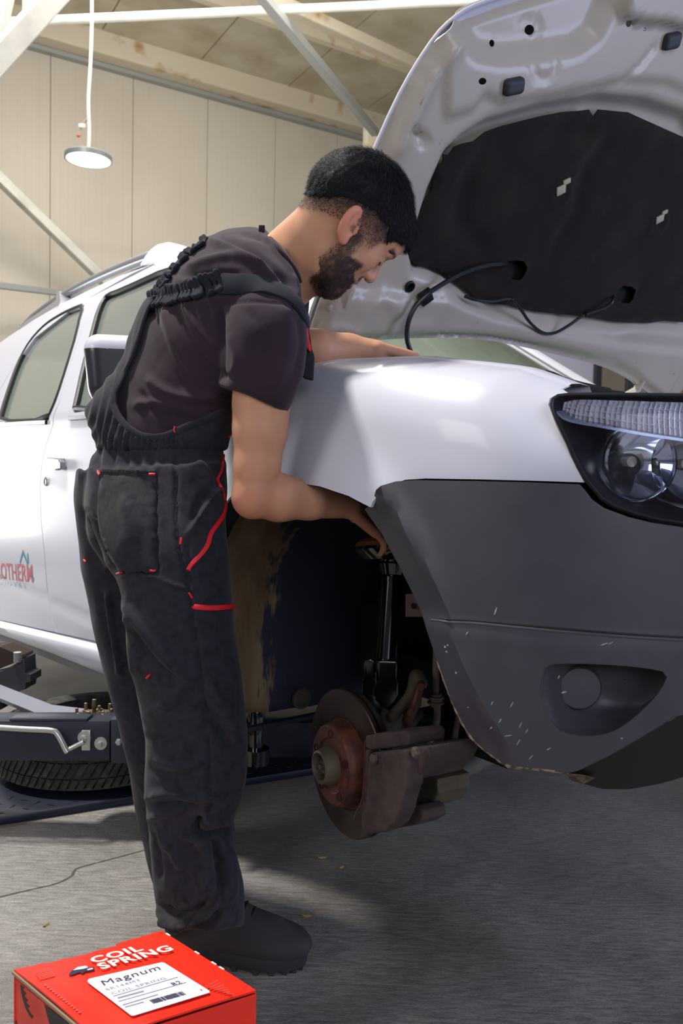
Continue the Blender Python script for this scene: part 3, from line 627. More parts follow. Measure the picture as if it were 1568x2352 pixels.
# windscreen and its frame
V = []; nu, nv = 24, 8
for j in range(nv + 1):
    v = j / nv
    for i in range(nu + 1):
        u = i / nu; b_ = math.sin(math.pi * u); y0, y1 = .19 + .17 * v, 1.63 - .17 * v; x = (-.25 - .80 * v) + .06 * b_ ** .8; z = 1.10 + .50 * v + .02 * b_
        V.append(C(x, y0 + (y1 - y0) * u, z))
Fc = [(j * (nu + 1) + i, j * (nu + 1) + i + 1, (j + 1) * (nu + 1) + i + 1, (j + 1) * (nu + 1) + i) for j in range(nv) for i in range(nu)]
ws = mobj('windscreen', V, Fc, mat('screen_glass', srgb(186, 208, 192), .04, trans=.70, ior=1.25, coat=1.), car); md = ws.modifiers.new('t', 'SOLIDIFY'); md.thickness = .005  # green tint paled to stand in for reflected ceiling and wall
g = np.array(V).reshape(nv + 1, nu + 1, 3)
mobj('screen_pillar', *sweep(g[:, -1] + ID * .03, .028, 10, .7), M_paint, car); mobj('screen_pillar', *sweep(g[:, 0] - ID * .03, .028, 10, .7), M_paint, car)
mobj('screen_header', *sweep(g[-1] - FD * .02, .03, 10, .8), M_paint, car)
mobj('screen_seal', *sweep(g[0] + FD * .012, .012, 8), M_rub, ws)
# scuttle, wipers, engine bay
mb = MB(); sc_ = []
for i in range(nu + 1):
    b0 = g[0, i]
    for (f_, z_) in ((0.0, -.004), (.03, -.012), (.10, -.02), (.12, -.05), (.13, -.16)): sc_.append(b0 + FD * f_ + ZD * z_)
mb.add(sc_, [(i * 5 + k, i * 5 + k + 1, (i + 1) * 5 + k + 1, (i + 1) * 5 + k) for i in range(nu) for k in range(4)]); scut = mb.build('scuttle_panel', M_blk, car)
wip = empty('wiper', C(-.1, 1.0, 1.12)); wip.parent = car; wip.matrix_parent_inverse = wmat(car).inverted()
a_, b_ = P(1232, 866, 1.95), P(1430, 905, 2.35)
mobj('wiper_arm', *sweep(spline(np.array([a_, P(1280, 872, 2.02), P(1340, 893, 2.15), b_]), 16), .008, 8), M_blk, wip); mobj('wiper_blade', *sweep(spline(np.array([P(1228, 862, 1.97), P(1265, 862, 2.02), P(1310, 880, 2.1), P(1400, 900, 2.3)]), 16), .006, 8, 1.8), M_blk, wip)
for q in ((1262, 868, 2.0), (1310, 884, 2.1)): mobj('wiper_bracket', *box(P(*q), (.05, .02, .018), (FD, ID, ZD), .004), M_blk, wip)
eng = empty('engine', C(.2, .9, .7)); eng.parent = car; eng.matrix_parent_inverse = wmat(car).inverted()
mobj('engine_block', *box(C(.22, .95, .80), (.42, .62, .36), (FD, ID, ZD), .03), M_dark, eng); mobj('air_box', *box(C(.36, .50, .93), (.26, .26, .14), (FD, ID, ZD), .03), M_blk, eng)
mobj('battery', *box(C(.30, 1.42, .92), (.22, .26, .18), (FD, ID, ZD), .01), M_blk, eng)
mobj('front_panel', *box(C(.56, .95, .93), (.05, 1.36, .20), (FD, ID, ZD), .01), M_blk, car)
mobj('firewall', *box(C(-.44, .91, .80), (.04, 1.45, .62), (FD, ID, ZD), .01), M_dark, car)

# lettering on the rear door
M_lr = mat('vinyl_red', srgb(206, 62, 88), .4); M_lb = mat('vinyl_blue', srgb(92, 178, 214), .4); M_lpb = mat('vinyl_pale_blue', srgb(168, 200, 222), .4)
def doorpt(px, py, off=-.0012): a, z = hit(px, py); return S3('side', np.array([a]), np.array([z]), off)[0]
pR, pL = doorpt(78, 1338), doorpt(0, 1329); tax = (pR - pL) / np.linalg.norm(pR - pL); capH = np.linalg.norm(doorpt(78, 1296) - pR); Wd = np.linalg.norm(pR - pL)
tay = ZD - tax * (ZD @ tax); tay /= np.linalg.norm(tay)
text_mesh('ROTHERM', capH / .72, pR, tax, tay, -ID, .0, 'lettering', M_lr, rdoor, .004, Wd * 1.04 / (capH / .72) / 4.55, 1.0, align='RIGHT')
q0, q1 = doorpt(62, 1352), doorpt(0, 1345); hh_ = np.linalg.norm(doorpt(60, 1343) - doorpt(60, 1351))
text_mesh('F I L L E R T', hh_ / .72, q0, tax, tay, -ID, .0, 'small_lettering', M_lpb, rdoor, 0., np.linalg.norm(q0 - q1) / (hh_ / .72) / 5.2, 1., align='RIGHT')
for a_, b_ in [((46, 1292), (53, 1267)), ((53, 1267), (63, 1292)), ((64, 1273), (65, 1292)), ((68, 1308), (77, 1330))]:
    A_, B_ = doorpt(*a_, -.0016), doorpt(*b_, -.0016); d_ = (B_ - A_) / np.linalg.norm(B_ - A_); mobj('logo_stroke', *box((A_ + B_) / 2, (np.linalg.norm(B_ - A_) + .008, .011, .0006), (d_, np.cross(ID, d_), ID)), M_lb, rdoor, smooth=False)

def wrap_side(o, off):
    me = o.data; n = len(me.vertices); V = np.empty(n * 3); me.vertices.foreach_get('co', V); V = V.reshape(-1, 3); x = (V - OC) @ FD; z = V[:, 2]
    me.vertices.foreach_set('co', S3('side', x, z, off).ravel()); me.update()
for o in bpy.data.objects:
    if o.name.startswith(('lettering', 'small_lettering', 'logo_stroke')): wrap_side(o, -.0012)
    if o.name.startswith('small_lettering'): o['kind'] = 'stuff'

# front grille and bonnet slam panel, joined to the bumper
gr = empty('grille', C(.80, .91, .93)); gr.parent = car; gr.matrix_parent_inverse = wmat(car).inverted()
mobj('grille_frame', *box(C(.79, .91, .93), (.03, .86, .15), (FD, ID, ZD), .01), M_blk, gr)
for k in range(4): mobj('grille_slat', *box(C(.812, .91, .875 + k * .037), (.014, .84, .016), (FD, ID, ZD), .004), M_clad, gr)

# door mirror
mc = P(284, 853, 1.98); mir = empty('door_mirror', mc); mir.parent = car; mir.matrix_parent_inverse = wmat(car).inverted()
MX = np.array([FD * .88 - ID * .47, ID * .88 + FD * .47, ZD])
def mir_sdf(p):
    q = (p - mc) @ MX.T; z_ = np.clip((q[:, 2] + .09) / .18, 0, 1); q = q * np.c_[np.ones(len(q)), 1 / (.80 + .20 * z_), np.ones(len(q))]; q[:, 0] += .12 * np.clip(-q[:, 2], 0, 1) * 0
    a = np.abs(q) - (np.array([.050, .098, .086]) - .042); return np.linalg.norm(np.maximum(a, 0), axis=1) + np.minimum(a.max(1), 0) - .042
mV, mF = surface_nets(mir_sdf, mc - .17, mc + .17, .005); mF = np.array(mF); cz = mV[mF].mean(1)[:, 2]; split = mc[2] + .046
mobj('mirror_cap', mV, mF[cz >= split], M_paint, mir, ang=180); mobj('mirror_shell', mV, mF[cz < split], mat('mirror_black', srgb(46, 48, 54), .28, coat=.4), mir, ang=180)
mobj('mirror_arm', *sweep(np.array([mc + MX[1] * .08 - ZD * .05, mc + MX[1] * .16 - ZD * .08 + FD * .02, S3('side', np.array([-.62]), np.array([1.08]), .01)[0]]), .022, 12), M_blk, mir)
mobj('mirror_glass', *sheet(*(lambda t: (t[0], t[1]))(triang([(-.085, -.065), (.085, -.065), (.09, .06), (-.08, .07)], [], .03)), mc - MX[0] * .046 + triang([(-.085, -.065), (.085, -.065), (.09, .06), (-.08, .07)], [], .03)[0][:, :1] * MX[1] + triang([(-.085, -.065), (.085, -.065), (.09, .06), (-.08, .07)], [], .03)[0][:, 1:2] * ZD, .002, MX[0]), M_chr, mir)
# ---- head lamp
lampo = H('lamp', (1264, 928), (1266, 917), (1278, 909), (1305, 906), (1400, 906), (1500, 907), (1568, 908))
zt_ = lampo[-1][1]; lamp_lo = H('lamp', (1568, 1203), (1510, 1195), (1458, 1182), (1405, 1163), (1376, 1144), (1359, 1122), (1346, 1108), (1326, 1072), (1301, 1018), (1276, 965))
ae = lampo[-1][0]; lamp_out = lampo + [(ae + .10, zt_ - .01), (ae + .17, zt_ - .05), (ae + .17, lamp_lo[0][1] + .02), (ae + .08, lamp_lo[0][1] - .004)] + lamp_lo
M_lens = mat('clear_lens', srgb(236, 240, 250), .02, trans=1., ior=1.10, coat=.2)
M_refl = mat('lamp_reflector', srgb(228, 230, 240), .08, 1.)
M_cell = mat('cell_metal', srgb(226, 222, 224), .38, .55)
hl = empty('headlight', S3('lamp', np.array([ae]), np.array([.95]))[0]); hl.parent = car; hl.matrix_parent_inverse = wmat(car).inverted()
pv, T = triang(lamp_out, [], .014); V3 = S3('lamp', pv[:, 0], pv[:, 1], .002); W, Fc = sheet(pv, T, V3, .003, ID); mobj('lens', W, Fc, M_lens, hl)
lo2 = resample(lamp_out, .01); nl = len(lo2); cen = np.mean(lo2, 0); V = []
for sc, dp in ((1.0, .0), (.985, .004), (.975, .03), (.95, .09), (.9, .11), (.5, .12), (.02, .12)):
    q = cen + (lo2 - cen) * sc; V.append(S3('lamp', q[:, 0], q[:, 1], dp))
V = np.vstack(V); mobj('lamp_housing', V, [(i * nl + k, (i + 1) * nl + k, (i + 1) * nl + (k + 1) % nl, i * nl + (k + 1) % nl) for i in range(6) for k in range(nl)], mat('lamp_black', srgb(30, 30, 36), .3), hl)
mobj('lamp_seal', *sweep(S3('lamp', lo2[:, 0], lo2[:, 1], .004), .0035, 6, closed=True), M_rub, hl)
# indicator strip with upright ribs: individual reflector cells
st_t = H('lamp', (1276, 922), (1310, 916), (1400, 918), (1500, 921), (1568, 923)); st_b = H('lamp', (1272, 944), (1300, 962), (1370, 975), (1470, 993), (1568, 1008))
st_t = spline(np.array(st_t), 26); st_b = spline(np.array(st_b), 26)
for i in range(25):
    mbx = MB()
    for r in range(4):
        f0, f1 = r / 4, (r + 1) / 4; qa = st_t[i] * (1 - f0) + st_b[i] * f0; qb = st_t[i + 1] * (1 - f0) + st_b[i + 1] * f0; qc = st_t[i + 1] * (1 - f1) + st_b[i + 1] * f1; qd = st_t[i] * (1 - f1) + st_b[i] * f1; m_ = (qa + qb + qc + qd) / 4
        pts = [S3('lamp', np.array([q[0]]), np.array([q[1]]), .020)[0] for q in (qa, qb, qc, qd)] + [S3('lamp', np.array([m_[0]]), np.array([m_[1]]), .030 + .004 * ((i * 7 + r * 3) % 3))[0]]
        mbx.add(pts, [(1, 0, 4), (2, 1, 4), (3, 2, 4), (0, 3, 4)])
    mbx.build('reflector_cell', M_cell, hl, smooth=False)
sh = st_b; V = [];
for (a, z) in sh:
    for dp, dz in ((.006, .0), (.02, .002), (.075, .004), (.075, -.002), (.006, -.004)): V.append(S3('lamp', np.array([a]), np.array([z + dz]), dp)[0])
mobj('divider_shelf', V, [(i * 5 + k, i * 5 + (k + 1) % 5, (i + 1) * 5 + (k + 1) % 5, (i + 1) * 5 + k) for i in range(25) for k in range(5)], mat('shelf_grey', srgb(150, 152, 170), .25, .6), hl)
def bowl(px, py, off, R_, deep, name):
    a, z = hit(px, py, 'lamp'); c_ = S3('lamp', np.array([a]), np.array([z]), off)[0]; ax = FD * .88 - ID * .47
    pr = [(-deep * (1 - (r) ** 2), R_ * r) for r in np.linspace(0.02, 1, 14)] + [(.002, R_ * 1.03), (-.004, R_ * 1.06), (-.02, R_ * 1.05)]
    b = mobj(name, *lathe(pr, c_, ax, 56), M_refl, hl); mobj('bulb', *lathe([(-deep, .0), (-deep, .008), (-deep * .4, .008), (-deep * .35, .004), (-deep * .3, 0)], c_, ax, 16), mat('bulb_glass', srgb(200, 190, 170), .1, .4), b); return c_, ax
c1, x1 = bowl(1420, 1058, .052, .058, .050, 'main_reflector')
c2, x2 = bowl(1530, 1062, .075, .054, .05, 'dip_reflector')
mobj('lens_ring', *lathe([(0, .0535), (.004, .056), (.008, .0535), (.004, .052), (0, .0535)], c1, x1, 56), M_chr, hl)
tmp = [o for o in hl.children]
# ================================================================== RAISED BONNET
PHI = math.radians(58); HU = math.cos(PHI) * FD + math.sin(PHI) * ZD; HT = ID; HN = np.cross(HU, HT); HA = C(-.38, .22, 1.25)
if HN @ (CAM - HA) < 0: HN = -HN
def hst(px, py, off=0.): q = onplane(px, py, HA + HN * off, HN) - HA; return (q @ HU, q @ HT)
def HS(*pp): return [hst(*p) for p in pp]
def HP(st, h=0.): st = np.atleast_2d(st); return HA + st[:, :1] * HU + st[:, 1:2] * HT + np.reshape(h, (-1, 1)) * HN
TC = .93
near = HS((692, 800), (704, 745), (722, 690), (760, 590), (800, 480), (855, 350), (905, 237), (950, 155), (1000, 80), (1037, 43), (1075, 17), (1130, -3))
near += [(.87, .33), (.97, .50), (1.04, .70), (1.075, .93)]
bot = HS((735, 764), (790, 774), (860, 777), (940, 772), (1010, 770), (1100, 773), (1190, 790))
far = [(s, 2 * TC - t) for s, t in near[:-1]][::-1]
far[-1] = (-.02, 1.80)
hood_out = near + far + HS((1500, 912), (1470, 890), (1440, 865), (1380, 836), (1280, 811)) + bot[::-1]
hood_out = [tuple(q) for q in smooth_poly(hood_out, True, 1)]
def ell(px, py, rx, ry, ang=0., k=14):
    c_ = hst(px, py); out = []
    for i in range(k):
        t = 2 * math.pi * i / k; x = rx * math.cos(t); y = ry * math.sin(t); out.append(hst(px + x * math.cos(ang) - y * math.sin(ang), py + x * math.sin(ang) + y * math.cos(ang)))
    return out
holes = [ell(1210, 67, 11, 12), ell(1122, 97, 6, 8, .4), ell(1082, 177, 9, 8), ell(1414, 47, 6, 8), ell(1450, 60, 4, 5), ell(1559, 142, 8, 8), ell(925, 647, 9, 9)]
zones = [([tuple(q) for q in HS((1012, 345), (1050, 310), (1104, 276), (1234, 240), (1359, 220), (1459, 228), (1568, 262))] + [(.70, 1.32), (.6, 1.55), (.42, 1.66), (.30, 1.62)] + HS((1568, 752), (1450, 742), (1400, 748), (1330, 740), (1240, 727), (1130, 708), (1060, 680), (1010, 636), (940, 612), (935, 560), (975, 430)), -.034, .022),
         (HS((1005, 258), (1020, 256), (1064, 243), (1092, 205), (1134, 227), (1284, 200), (1409, 175), (1509, 180), (1568, 207)) + [(.80, 1.3), (.85, 1.5), (1.2, 1.8), (1.2, .2)] + HS((1060, -40), (1000, 60)), .010, .008),
         (HS((1040, 60), (1062, 92), (1078, 112), (1130, 122), (1210, 116), (1300, 100), (1342, 70), (1366, 20), (1385, -30), (1385, -90), (1000, -90)), -.026, .030),
         (HS((1395, 28), (1420, 38), (1490, 42), (1568, 66)) + [(.96, 1.1), (1.2, 1.2)] + HS((1568, -80), (1385, -80)), .022, .008),
         (HS((690, 655), (760, 662), (860, 664), (945, 668), (1010, 672), (1060, 695), (1110, 714), (1190, 735), (1300, 760), (1420, 785), (1568, 800)) + [(-.1, 1.7), (-.1, 0)], .012, .012)]
def hood_h(p, inner=True):
    d = segdist(p, hood_out, True); h = .004 + .024 * ss(d, .012, .032)
    for poly, hh, w_ in [(a_z, b_z * 1.25, c_z) for a_z, b_z, c_z in zones]:
        poly = np.array(poly); sd = segdist(p, poly, True); sg = np.where(inpoly(p, poly), 1, -1) * sd; h = h + hh * ss(sg, -w_, w_)
    # ribs and small swages
    for line, hh, w_ in RIBS: h = h + 1.3 * hh * np.exp(-(segdist(p, np.array(line)) / w_) ** 2)
    return h
RIBS = [(HS((900, 700), (860, 660), (820, 700), (800, 745)), .006, .018), (HS((1035, 60), (985, 150), (940, 240), (900, 330)), .010, .022), (HS((1475, 100), (1440, 145), (1405, 175)), -.005, .006),
        (HS((1195, 130), (1205, 165), (1230, 175), (1250, 150), (1250, 125)), -.004, .006), (HS((930, 292), (960, 318)), -.014, .008), (HS((722, 716), (800, 660)), .005, .008),
        (HS((740, 740), (790, 745)), .006, .014), (HS((955, 735), (915, 735)), .005, .02), (HS((1300, 700), (1420, 700)), .0, .02),
        (HS((1190, 50), (1195, 75), (1210, 88), (1228, 80), (1234, 62), (1222, 45), (1204, 42), (1190, 50)), -.003, .004), (HS((870, 778), (1000, 762), (1100, 766), (1250, 786), (1380, 815), (1450, 850)), -.006, .010)]
hood = empty('bonnet', HP((.0, TC))[0]); hood.parent = car; hood.matrix_parent_inverse = wmat(car).inverted()
pv, T = triang(hood_out, holes, .0125); V3 = HP(pv, hood_h(pv)); W, Fc = sheet(pv, T, V3, .0015, -HN); mobj('inner_panel', W, Fc, M_inner, hood, ang=60)
pv, T = triang(hood_out, [], .05); x = (pv[:, 1] - TC) / .74; hb = -.035 - .035 * (1 - x ** 2) - .02 * (1 - x ** 2) * np.sin(np.clip(pv[:, 0], 0, 1) * 3.1) ; e_ = segdist(pv, hood_out, True); hb = hb * ss(e_, -.001, .12)
V3 = HP(pv, hb); W, Fc = sheet(pv, T, V3, .0015, -HN); mobj('outer_panel', W, Fc, M_paint, hood, ang=60)
lp_ = resample(hood_out, .02); W = HP(lp_, .001); mobj('hem_flange', *sweep(W, .0045, 8, closed=True), M_paint, hood)
# liner
lin_px = [(1009, 350), (1022, 352), (1034, 334), (1055, 326), (1079, 321), (1109, 300), (1154, 285), (1234, 265), (1284, 255), (1344, 249), (1352, 262), (1357, 263), (1366, 249), (1434, 255), (1484, 278), (1568, 315)]
lin_b = [(1568, 737), (1520, 733), (1484, 738), (1409, 735), (1334, 722), (1234, 712), (1174, 697), (1114, 692), (1084, 680), (1064, 655), (1024, 632), (994, 615), (974, 607), (946, 608), (939, 592), (932, 600), (922, 598), (909, 585), (911, 563), (934, 552), (941, 520), (949, 500), (964, 460), (984, 430), (989, 390), (999, 372), (1007, 372)]
lin_out = HS(*[(x_, y_) for x_, y_ in lin_px]) + [(.68, 1.30), (.56, 1.50), (.42, 1.60), (.31, 1.58)] + HS(*lin_b)
M_lin = mat('felt_liner', srgb(38, 34, 33), .95, var=(7, srgb(52, 45, 40), .5, .8), var2=(160, srgb(70, 66, 60), .70, .78), bump=(180, .5, .002), spec=.15, sheen=.06)
lh = [[hst(1170 + dx, 612 + dy) for dx, dy in [(-20, -18), (0, -24), (18, -20), (26, -6), (22, 14), (10, 24), (-8, 22), (-20, 8)]], [hst(1423 + dx, 670 + dy) for dx, dy in [(-18, -12), (-6, -22), (12, -20), (24, -10), (18, 10), (8, 20), (-8, 18), (-20, 6)]]]
pv, T = triang(lin_out, lh, .011)
e_ = segdist(pv, lin_out, True); h = .004 + .010 * ss(e_, .0, .02)
quil = np.array(HS((1095, 560), (1040, 500), (1060, 400), (1110, 330), (1200, 305), (1330, 300))); h = h + .012 * ss(segdist(pv, quil), .0, .05) + .010 * np.exp(-((segdist(pv, np.array(HS((1265, 560), (1310, 480), (1330, 380), (1370, 330)))) - .0) / .03) ** 2) * -1
for q in lh + [[hst(1272, 440)], [hst(1497, 508)]]: h = h + .006 * np.exp(-((np.linalg.norm(pv - np.mean(q, 0), axis=1) - .032) / .008) ** 2)
p3 = np.c_[pv, np.zeros(len(pv))]; h = h + .003 * noise3(p3, 14, 1) + .0015 * noise3(p3, 40, 2)
W, Fc = sheet(pv, T, HP(pv, h - .002), .004, -HN); liner = mobj('insulation_liner', W, Fc, M_lin, hood, ang=60)
pl = mobj('hole_shade_sheet', *sheet(*triang([hst(x_, y_) for x_, y_ in [(1130, 575), (1215, 575), (1215, 650), (1130, 650)]], [], .05), HP(triang([hst(x_, y_) for x_, y_ in [(1130, 575), (1215, 575), (1215, 650), (1130, 650)]], [], .05)[0], .001), .001, -HN), M_dark, hood)  # added black sheets stand in for the shade inside the liner holes
pl = mobj('hole_shade_sheet', *sheet(*triang([hst(x_, y_) for x_, y_ in [(1385, 640), (1460, 640), (1460, 705), (1385, 705)]], [], .05), HP(triang([hst(x_, y_) for x_, y_ in [(1385, 640), (1460, 640), (1460, 705), (1385, 705)]], [], .05)[0], .001), .001, -HN), M_dark, hood)
M_clip = mat('plastic_clip', srgb(176, 170, 150), .6)
GX = RIGHT - HN * (RIGHT @ HN); GX /= np.linalg.norm(GX); GY = np.cross(HN, GX); GY = GY if GY @ UP > 0 else -GY
for (x_, y_, w_, h_, r_) in [(1270, 428, .030, .024, .2), (1283, 409, .024, .014, .2), (1497, 495, .030, .022, .2), (1508, 480, .022, .012, .2)]:
    c_ = HP(hst(x_, y_), .030)[0]; ca, sa_ = math.cos(r_), math.sin(r_); mobj('liner_clip', *box(c_, (w_, h_, .006), (GX * ca + GY * sa_, GY * ca - GX * sa_, HN), .002), M_clip, liner)
for (x_, y_, w_, h_) in [(1150, 188, .056, .036), (1510, 86, .054, .038)]:
    c_ = HP(hst(x_, y_), .044)[0]; a1 = RIGHT + UP * .02 - HN * (RIGHT @ HN); a1 /= np.linalg.norm(a1); a2 = np.cross(HN, a1); a2 = a2 if a2 @ UP > 0 else -a2; mobj('rubber_stopper', *remesh(*box(c_, (w_, h_, .026), (a1, a2, HN), .009), .0025, 5), mat('stopper_rubber', srgb(52, 55, 60), .6, bump=(300, .2, .001)), hood)
c_ = HP(hst(925, 647), .031)[0]; mobj('grommet', *lathe([(0, .015), (.004, .014), (.005, .011), (.0, .009), (-.006, .008)], c_, HN, 28), M_rub, hood)
for (x_, y_, r_) in ((1064, 189, .007), (1450, 60, .006)): mobj('stud', *lathe([(0, r_), (.003, r_), (.003, r_ * .6), (.0015, r_ * .5), (.0015, 0)], HP(hst(x_, y_), .036)[0], HN, 18), M_chr, hood)
# washer hose and clips
M_hose = mat('washer_hose', srgb(30, 34, 38), .35)
def hpts(L_, off): return np.array([HP(hst(x_, y_, o_), o_)[0] if False else onplane(x_, y_, HA + HN * o_, HN) for (x_, y_), o_ in zip(L_, off)])
L1 = [(1172, 606), (1150, 606), (1110, 611), (1060, 628), (1012, 655), (985, 673), (955, 702), (938, 738), (934, 775), (942, 805), (956, 830)]
mobj('washer_hose', *sweep(spline(hpts(L1, [-.01, .04, .045, .045, .05, .058, .062, .07, .08, .09, .095]), 70), .0062, 10), M_hose, hood)
L2 = [(1066, 680), (1090, 688), (1130, 692), (1172, 687), (1196, 712), (1216, 740), (1244, 763), (1272, 765), (1305, 748), (1340, 724), (1375, 712), (1396, 703), (1408, 688), (1408, 668)]
mobj('washer_hose', *sweep(spline(hpts(L2, [.03, .045, .05, .052, .052, .05, .048, .048, .05, .05, .05, .05, .045, -.012]), 90), .0045, 10), M_hose, hood)
for (x_, y_, w_, r_) in [(977, 682, .036, .78), (1173, 688, .012, .3), (1345, 722, .013, .7)]:
    c_ = onplane(x_, y_, HA + HN * .05, HN); ca, sa_ = math.cos(r_), math.sin(r_); mobj('hose_clip', *box(c_, (w_, w_, .016), (HT * ca + HU * sa_, HU * ca - HT * sa_, HN), .003), M_blk, hood)
# hinge by the near corner
mobj('hinge', *box(HP(hst(778, 664), .04)[0], (.05, .012, .03), (HU, HT, HN), .003), M_inner, hood)
mobj('hinge_bolt', *lathe([(0, .009), (.008, .009), (.011, .005), (.011, 0)], HP(hst(742, 693), .03)[0], HN, 16), M_inner, hood)
mobj('hinge_arm', *sweep(np.array([HP(hst(740, 700), .02)[0], HP(hst(705, 790), .02)[0], C(-.43, .27, 1.14)]), .008, 8, 2.), M_inner, hood)
mobj('hinge_arm', *sweep(np.array([HP((.1, 1.5), .02)[0], HP((.0, 1.5), .02)[0], C(-.43, 1.55, 1.14)]), .008, 8, 2.), M_inner, hood)
# ================================================================== WHEEL HOUSE AND SUSPENSION
M_rust = mat('rusty_hat', srgb(104, 58, 44), .5, .3, var=(30, srgb(66, 40, 36), .45, .65), bump=(120, .3, .001))
M_disc = mat('disc_face', srgb(84, 74, 70), .34, .7, var=(12, srgb(60, 42, 38), .45, .65), bump=(90, .1, .0005))
M_rim = mat('disc_rim_rust', srgb(86, 56, 54), .75, var=(60, srgb(58, 38, 38), .4, .6))
M_cal = mat('caliper_casting', srgb(66, 52, 50), .8, var=(26, srgb(52, 42, 40), .4, .65), bump=(150, .5, .0015))
M_alu = mat('dull_alloy', srgb(92, 84, 66), .65, .2, var=(22, srgb(70, 62, 50), .4, .7), bump=(90, .3, .001))
M_sus = mat('dirty_casting', srgb(92, 80, 72), .8, var=(20, srgb(64, 56, 52), .4, .65), bump=(90, .4, .0015))
M_gblk = mat('gloss_black', srgb(10, 10, 13), .12, coat=1.)
M_dtube = mat('damper_tube', srgb(60, 56, 58), .16, .9)
# liner: arch profile swept inward, dirt on the rear outer third
def liner_mat():
    m = mat('wheel_liner', srgb(22, 23, 32), .75, bump=(40, .5, .003)); nt = m.node_tree; N = nt.nodes; L = nt.links; b = N['Principled BSDF']
    at = N.new('ShaderNodeAttribute'); at.attribute_name = 'dirt'; tcn = N.new('ShaderNodeTexCoord'); mp = N.new('ShaderNodeMapping'); mp.inputs['Scale'].default_value = (1, 1, .22); L.new(tcn.outputs['Object'], mp.inputs[0])
    n = N.new('ShaderNodeTexNoise'); n.inputs['Scale'].default_value = 26; n.inputs['Detail'].default_value = 10; n.inputs['Roughness'].default_value = .7; L.new(mp.outputs[0], n.inputs['Vector'])
    mth = N.new('ShaderNodeMath'); mth.operation = 'MULTIPLY_ADD'; mth.inputs[1].default_value = 1.; L.new(at.outputs['Fac'], mth.inputs[0]); sb = N.new('ShaderNodeMath'); sb.operation = 'SUBTRACT'; L.new(n.outputs['Fac'], sb.inputs[0]); sb.inputs[1].default_value = .5; m3 = N.new('ShaderNodeMath'); m3.operation = 'MULTIPLY'; m3.inputs[1].default_value = 2.2; L.new(sb.outputs[0], m3.inputs[0]); L.new(m3.outputs[0], mth.inputs[2])
    r = N.new('ShaderNodeValToRGB'); r.color_ramp.elements[0].position = .42; r.color_ramp.elements[1].position = .62; L.new(mth.outputs[0], r.inputs[0]); mx = N.new('ShaderNodeMix'); mx.data_type = 'RGBA'; mx.inputs[6].default_value = srgb(36, 38, 54)
    n2 = N.new('ShaderNodeTexNoise'); n2.inputs['Scale'].default_value = 16; n2.inputs['Detail'].default_value = 6; L.new(mp.outputs[0], n2.inputs['Vector']); r2 = N.new('ShaderNodeValToRGB'); r2.color_ramp.elements[0].position = .35; r2.color_ramp.elements[1].position = .65; r2.color_ramp.elements[0].color = srgb(88, 62, 40); r2.color_ramp.elements[1].color = srgb(122, 106, 76); L.new(n2.outputs['Fac'], r2.inputs[0])
    L.new(r.outputs[0], mx.inputs[0]); L.new(r2.outputs[0], mx.inputs[7]); L.new(mx.outputs[2], b.inputs['Base Color']); return m
M_liner = liner_mat()
prof = [(-.40, .335), (-.405, .40), (-.404, .50), (-.385, .62), (-.345, .72), (-.285, .80), (-.20, .865), (-.10, .90), (.02, .908), (.14, .895), (.24, .86), (.32, .79), (.375, .70), (.42, .60), (.46, .54)]
prof = spline(np.array([(.02 + (a - .02) * 1.045, .5 + (z - .5) * 1.03) if z > .5 else (a - .012, z) for a, z in prof]), 60); ys = [.05, .055, .06, .10, .15, .20, .26, .32, .40, .48, .56, .60]; V = []; D_ = []
for i, (a, z) in enumerate(prof):
    for y in ys:
        sk = .05 * ss(y, .10, .3) * ss(i, 30, 0)       # the shield steps forward deeper in
        y0_ = float(plan(np.array([a]))[1][0]) * 1.25 if a > .12 else 0.; V.append(C(a + sk + .010 * math.sin(y * 40) * ss(i, 34, 10), max(y, y0_ + y * .6 + .03) if y0_ else y, z - .004 + (.0 if i < 40 else .0))); D_.append(float((1 - ss(y, .14, .26)) * (1 - ss(i, 38, 56))))
ny = len(ys); Fc = [(i * ny + k, i * ny + k + 1, (i + 1) * ny + k + 1, (i + 1) * ny + k) for i in range(59) for k in range(ny - 1)]
lin = mobj('wheel_arch_liner', V, Fc, M_liner, car); at = lin.data.attributes.new('dirt', 'FLOAT', 'POINT'); at.data.foreach_set('value', D_); lin.modifiers.new('t', 'SOLIDIFY').thickness = .004
mobj('liner_plug', *lathe([(0, .026), (.008, .026), (.010, .020), (.006, .018), (.006, 0)], onplane(690, 1604, C(-.355, .28, .4), FD), FD, 28), mat('plug_brown', srgb(74, 66, 58), .8), lin)
mobj('liner_lip', *box(onplane(640, 1660, C(-.37, .25, .4), FD), (.02, .42, .012), (FD, ID, ZD), .003), M_liner, lin)
mobj('inner_apron', *box(C(.0, .60, .66), (.86, .03, .56), (FD, ID, ZD)), mat('apron_navy', srgb(34, 37, 54), .6), car)
mobj('bay_lid', *box(C(.02, .40, 1.0), (.8, .40, .02), (FD, ID, ZD)), M_dark, eng)
mobj('apron_access_hole', *remesh(*box(P(850, 1460, 1.98), (.06, .02, .17), (FD, ID, ZD), .008), .004, 3), M_dark, car)
# chassis rail and subframe
mobj('subframe', *box(C(.05, .50, .345), (.30, .16, .06), (FD, ID, ZD), .012), M_dark, car)
mobj('chassis_rail', *box(C(.0, .55, .42), (.9, .09, .10), (FD, ID, ZD), .012), M_dark, car)
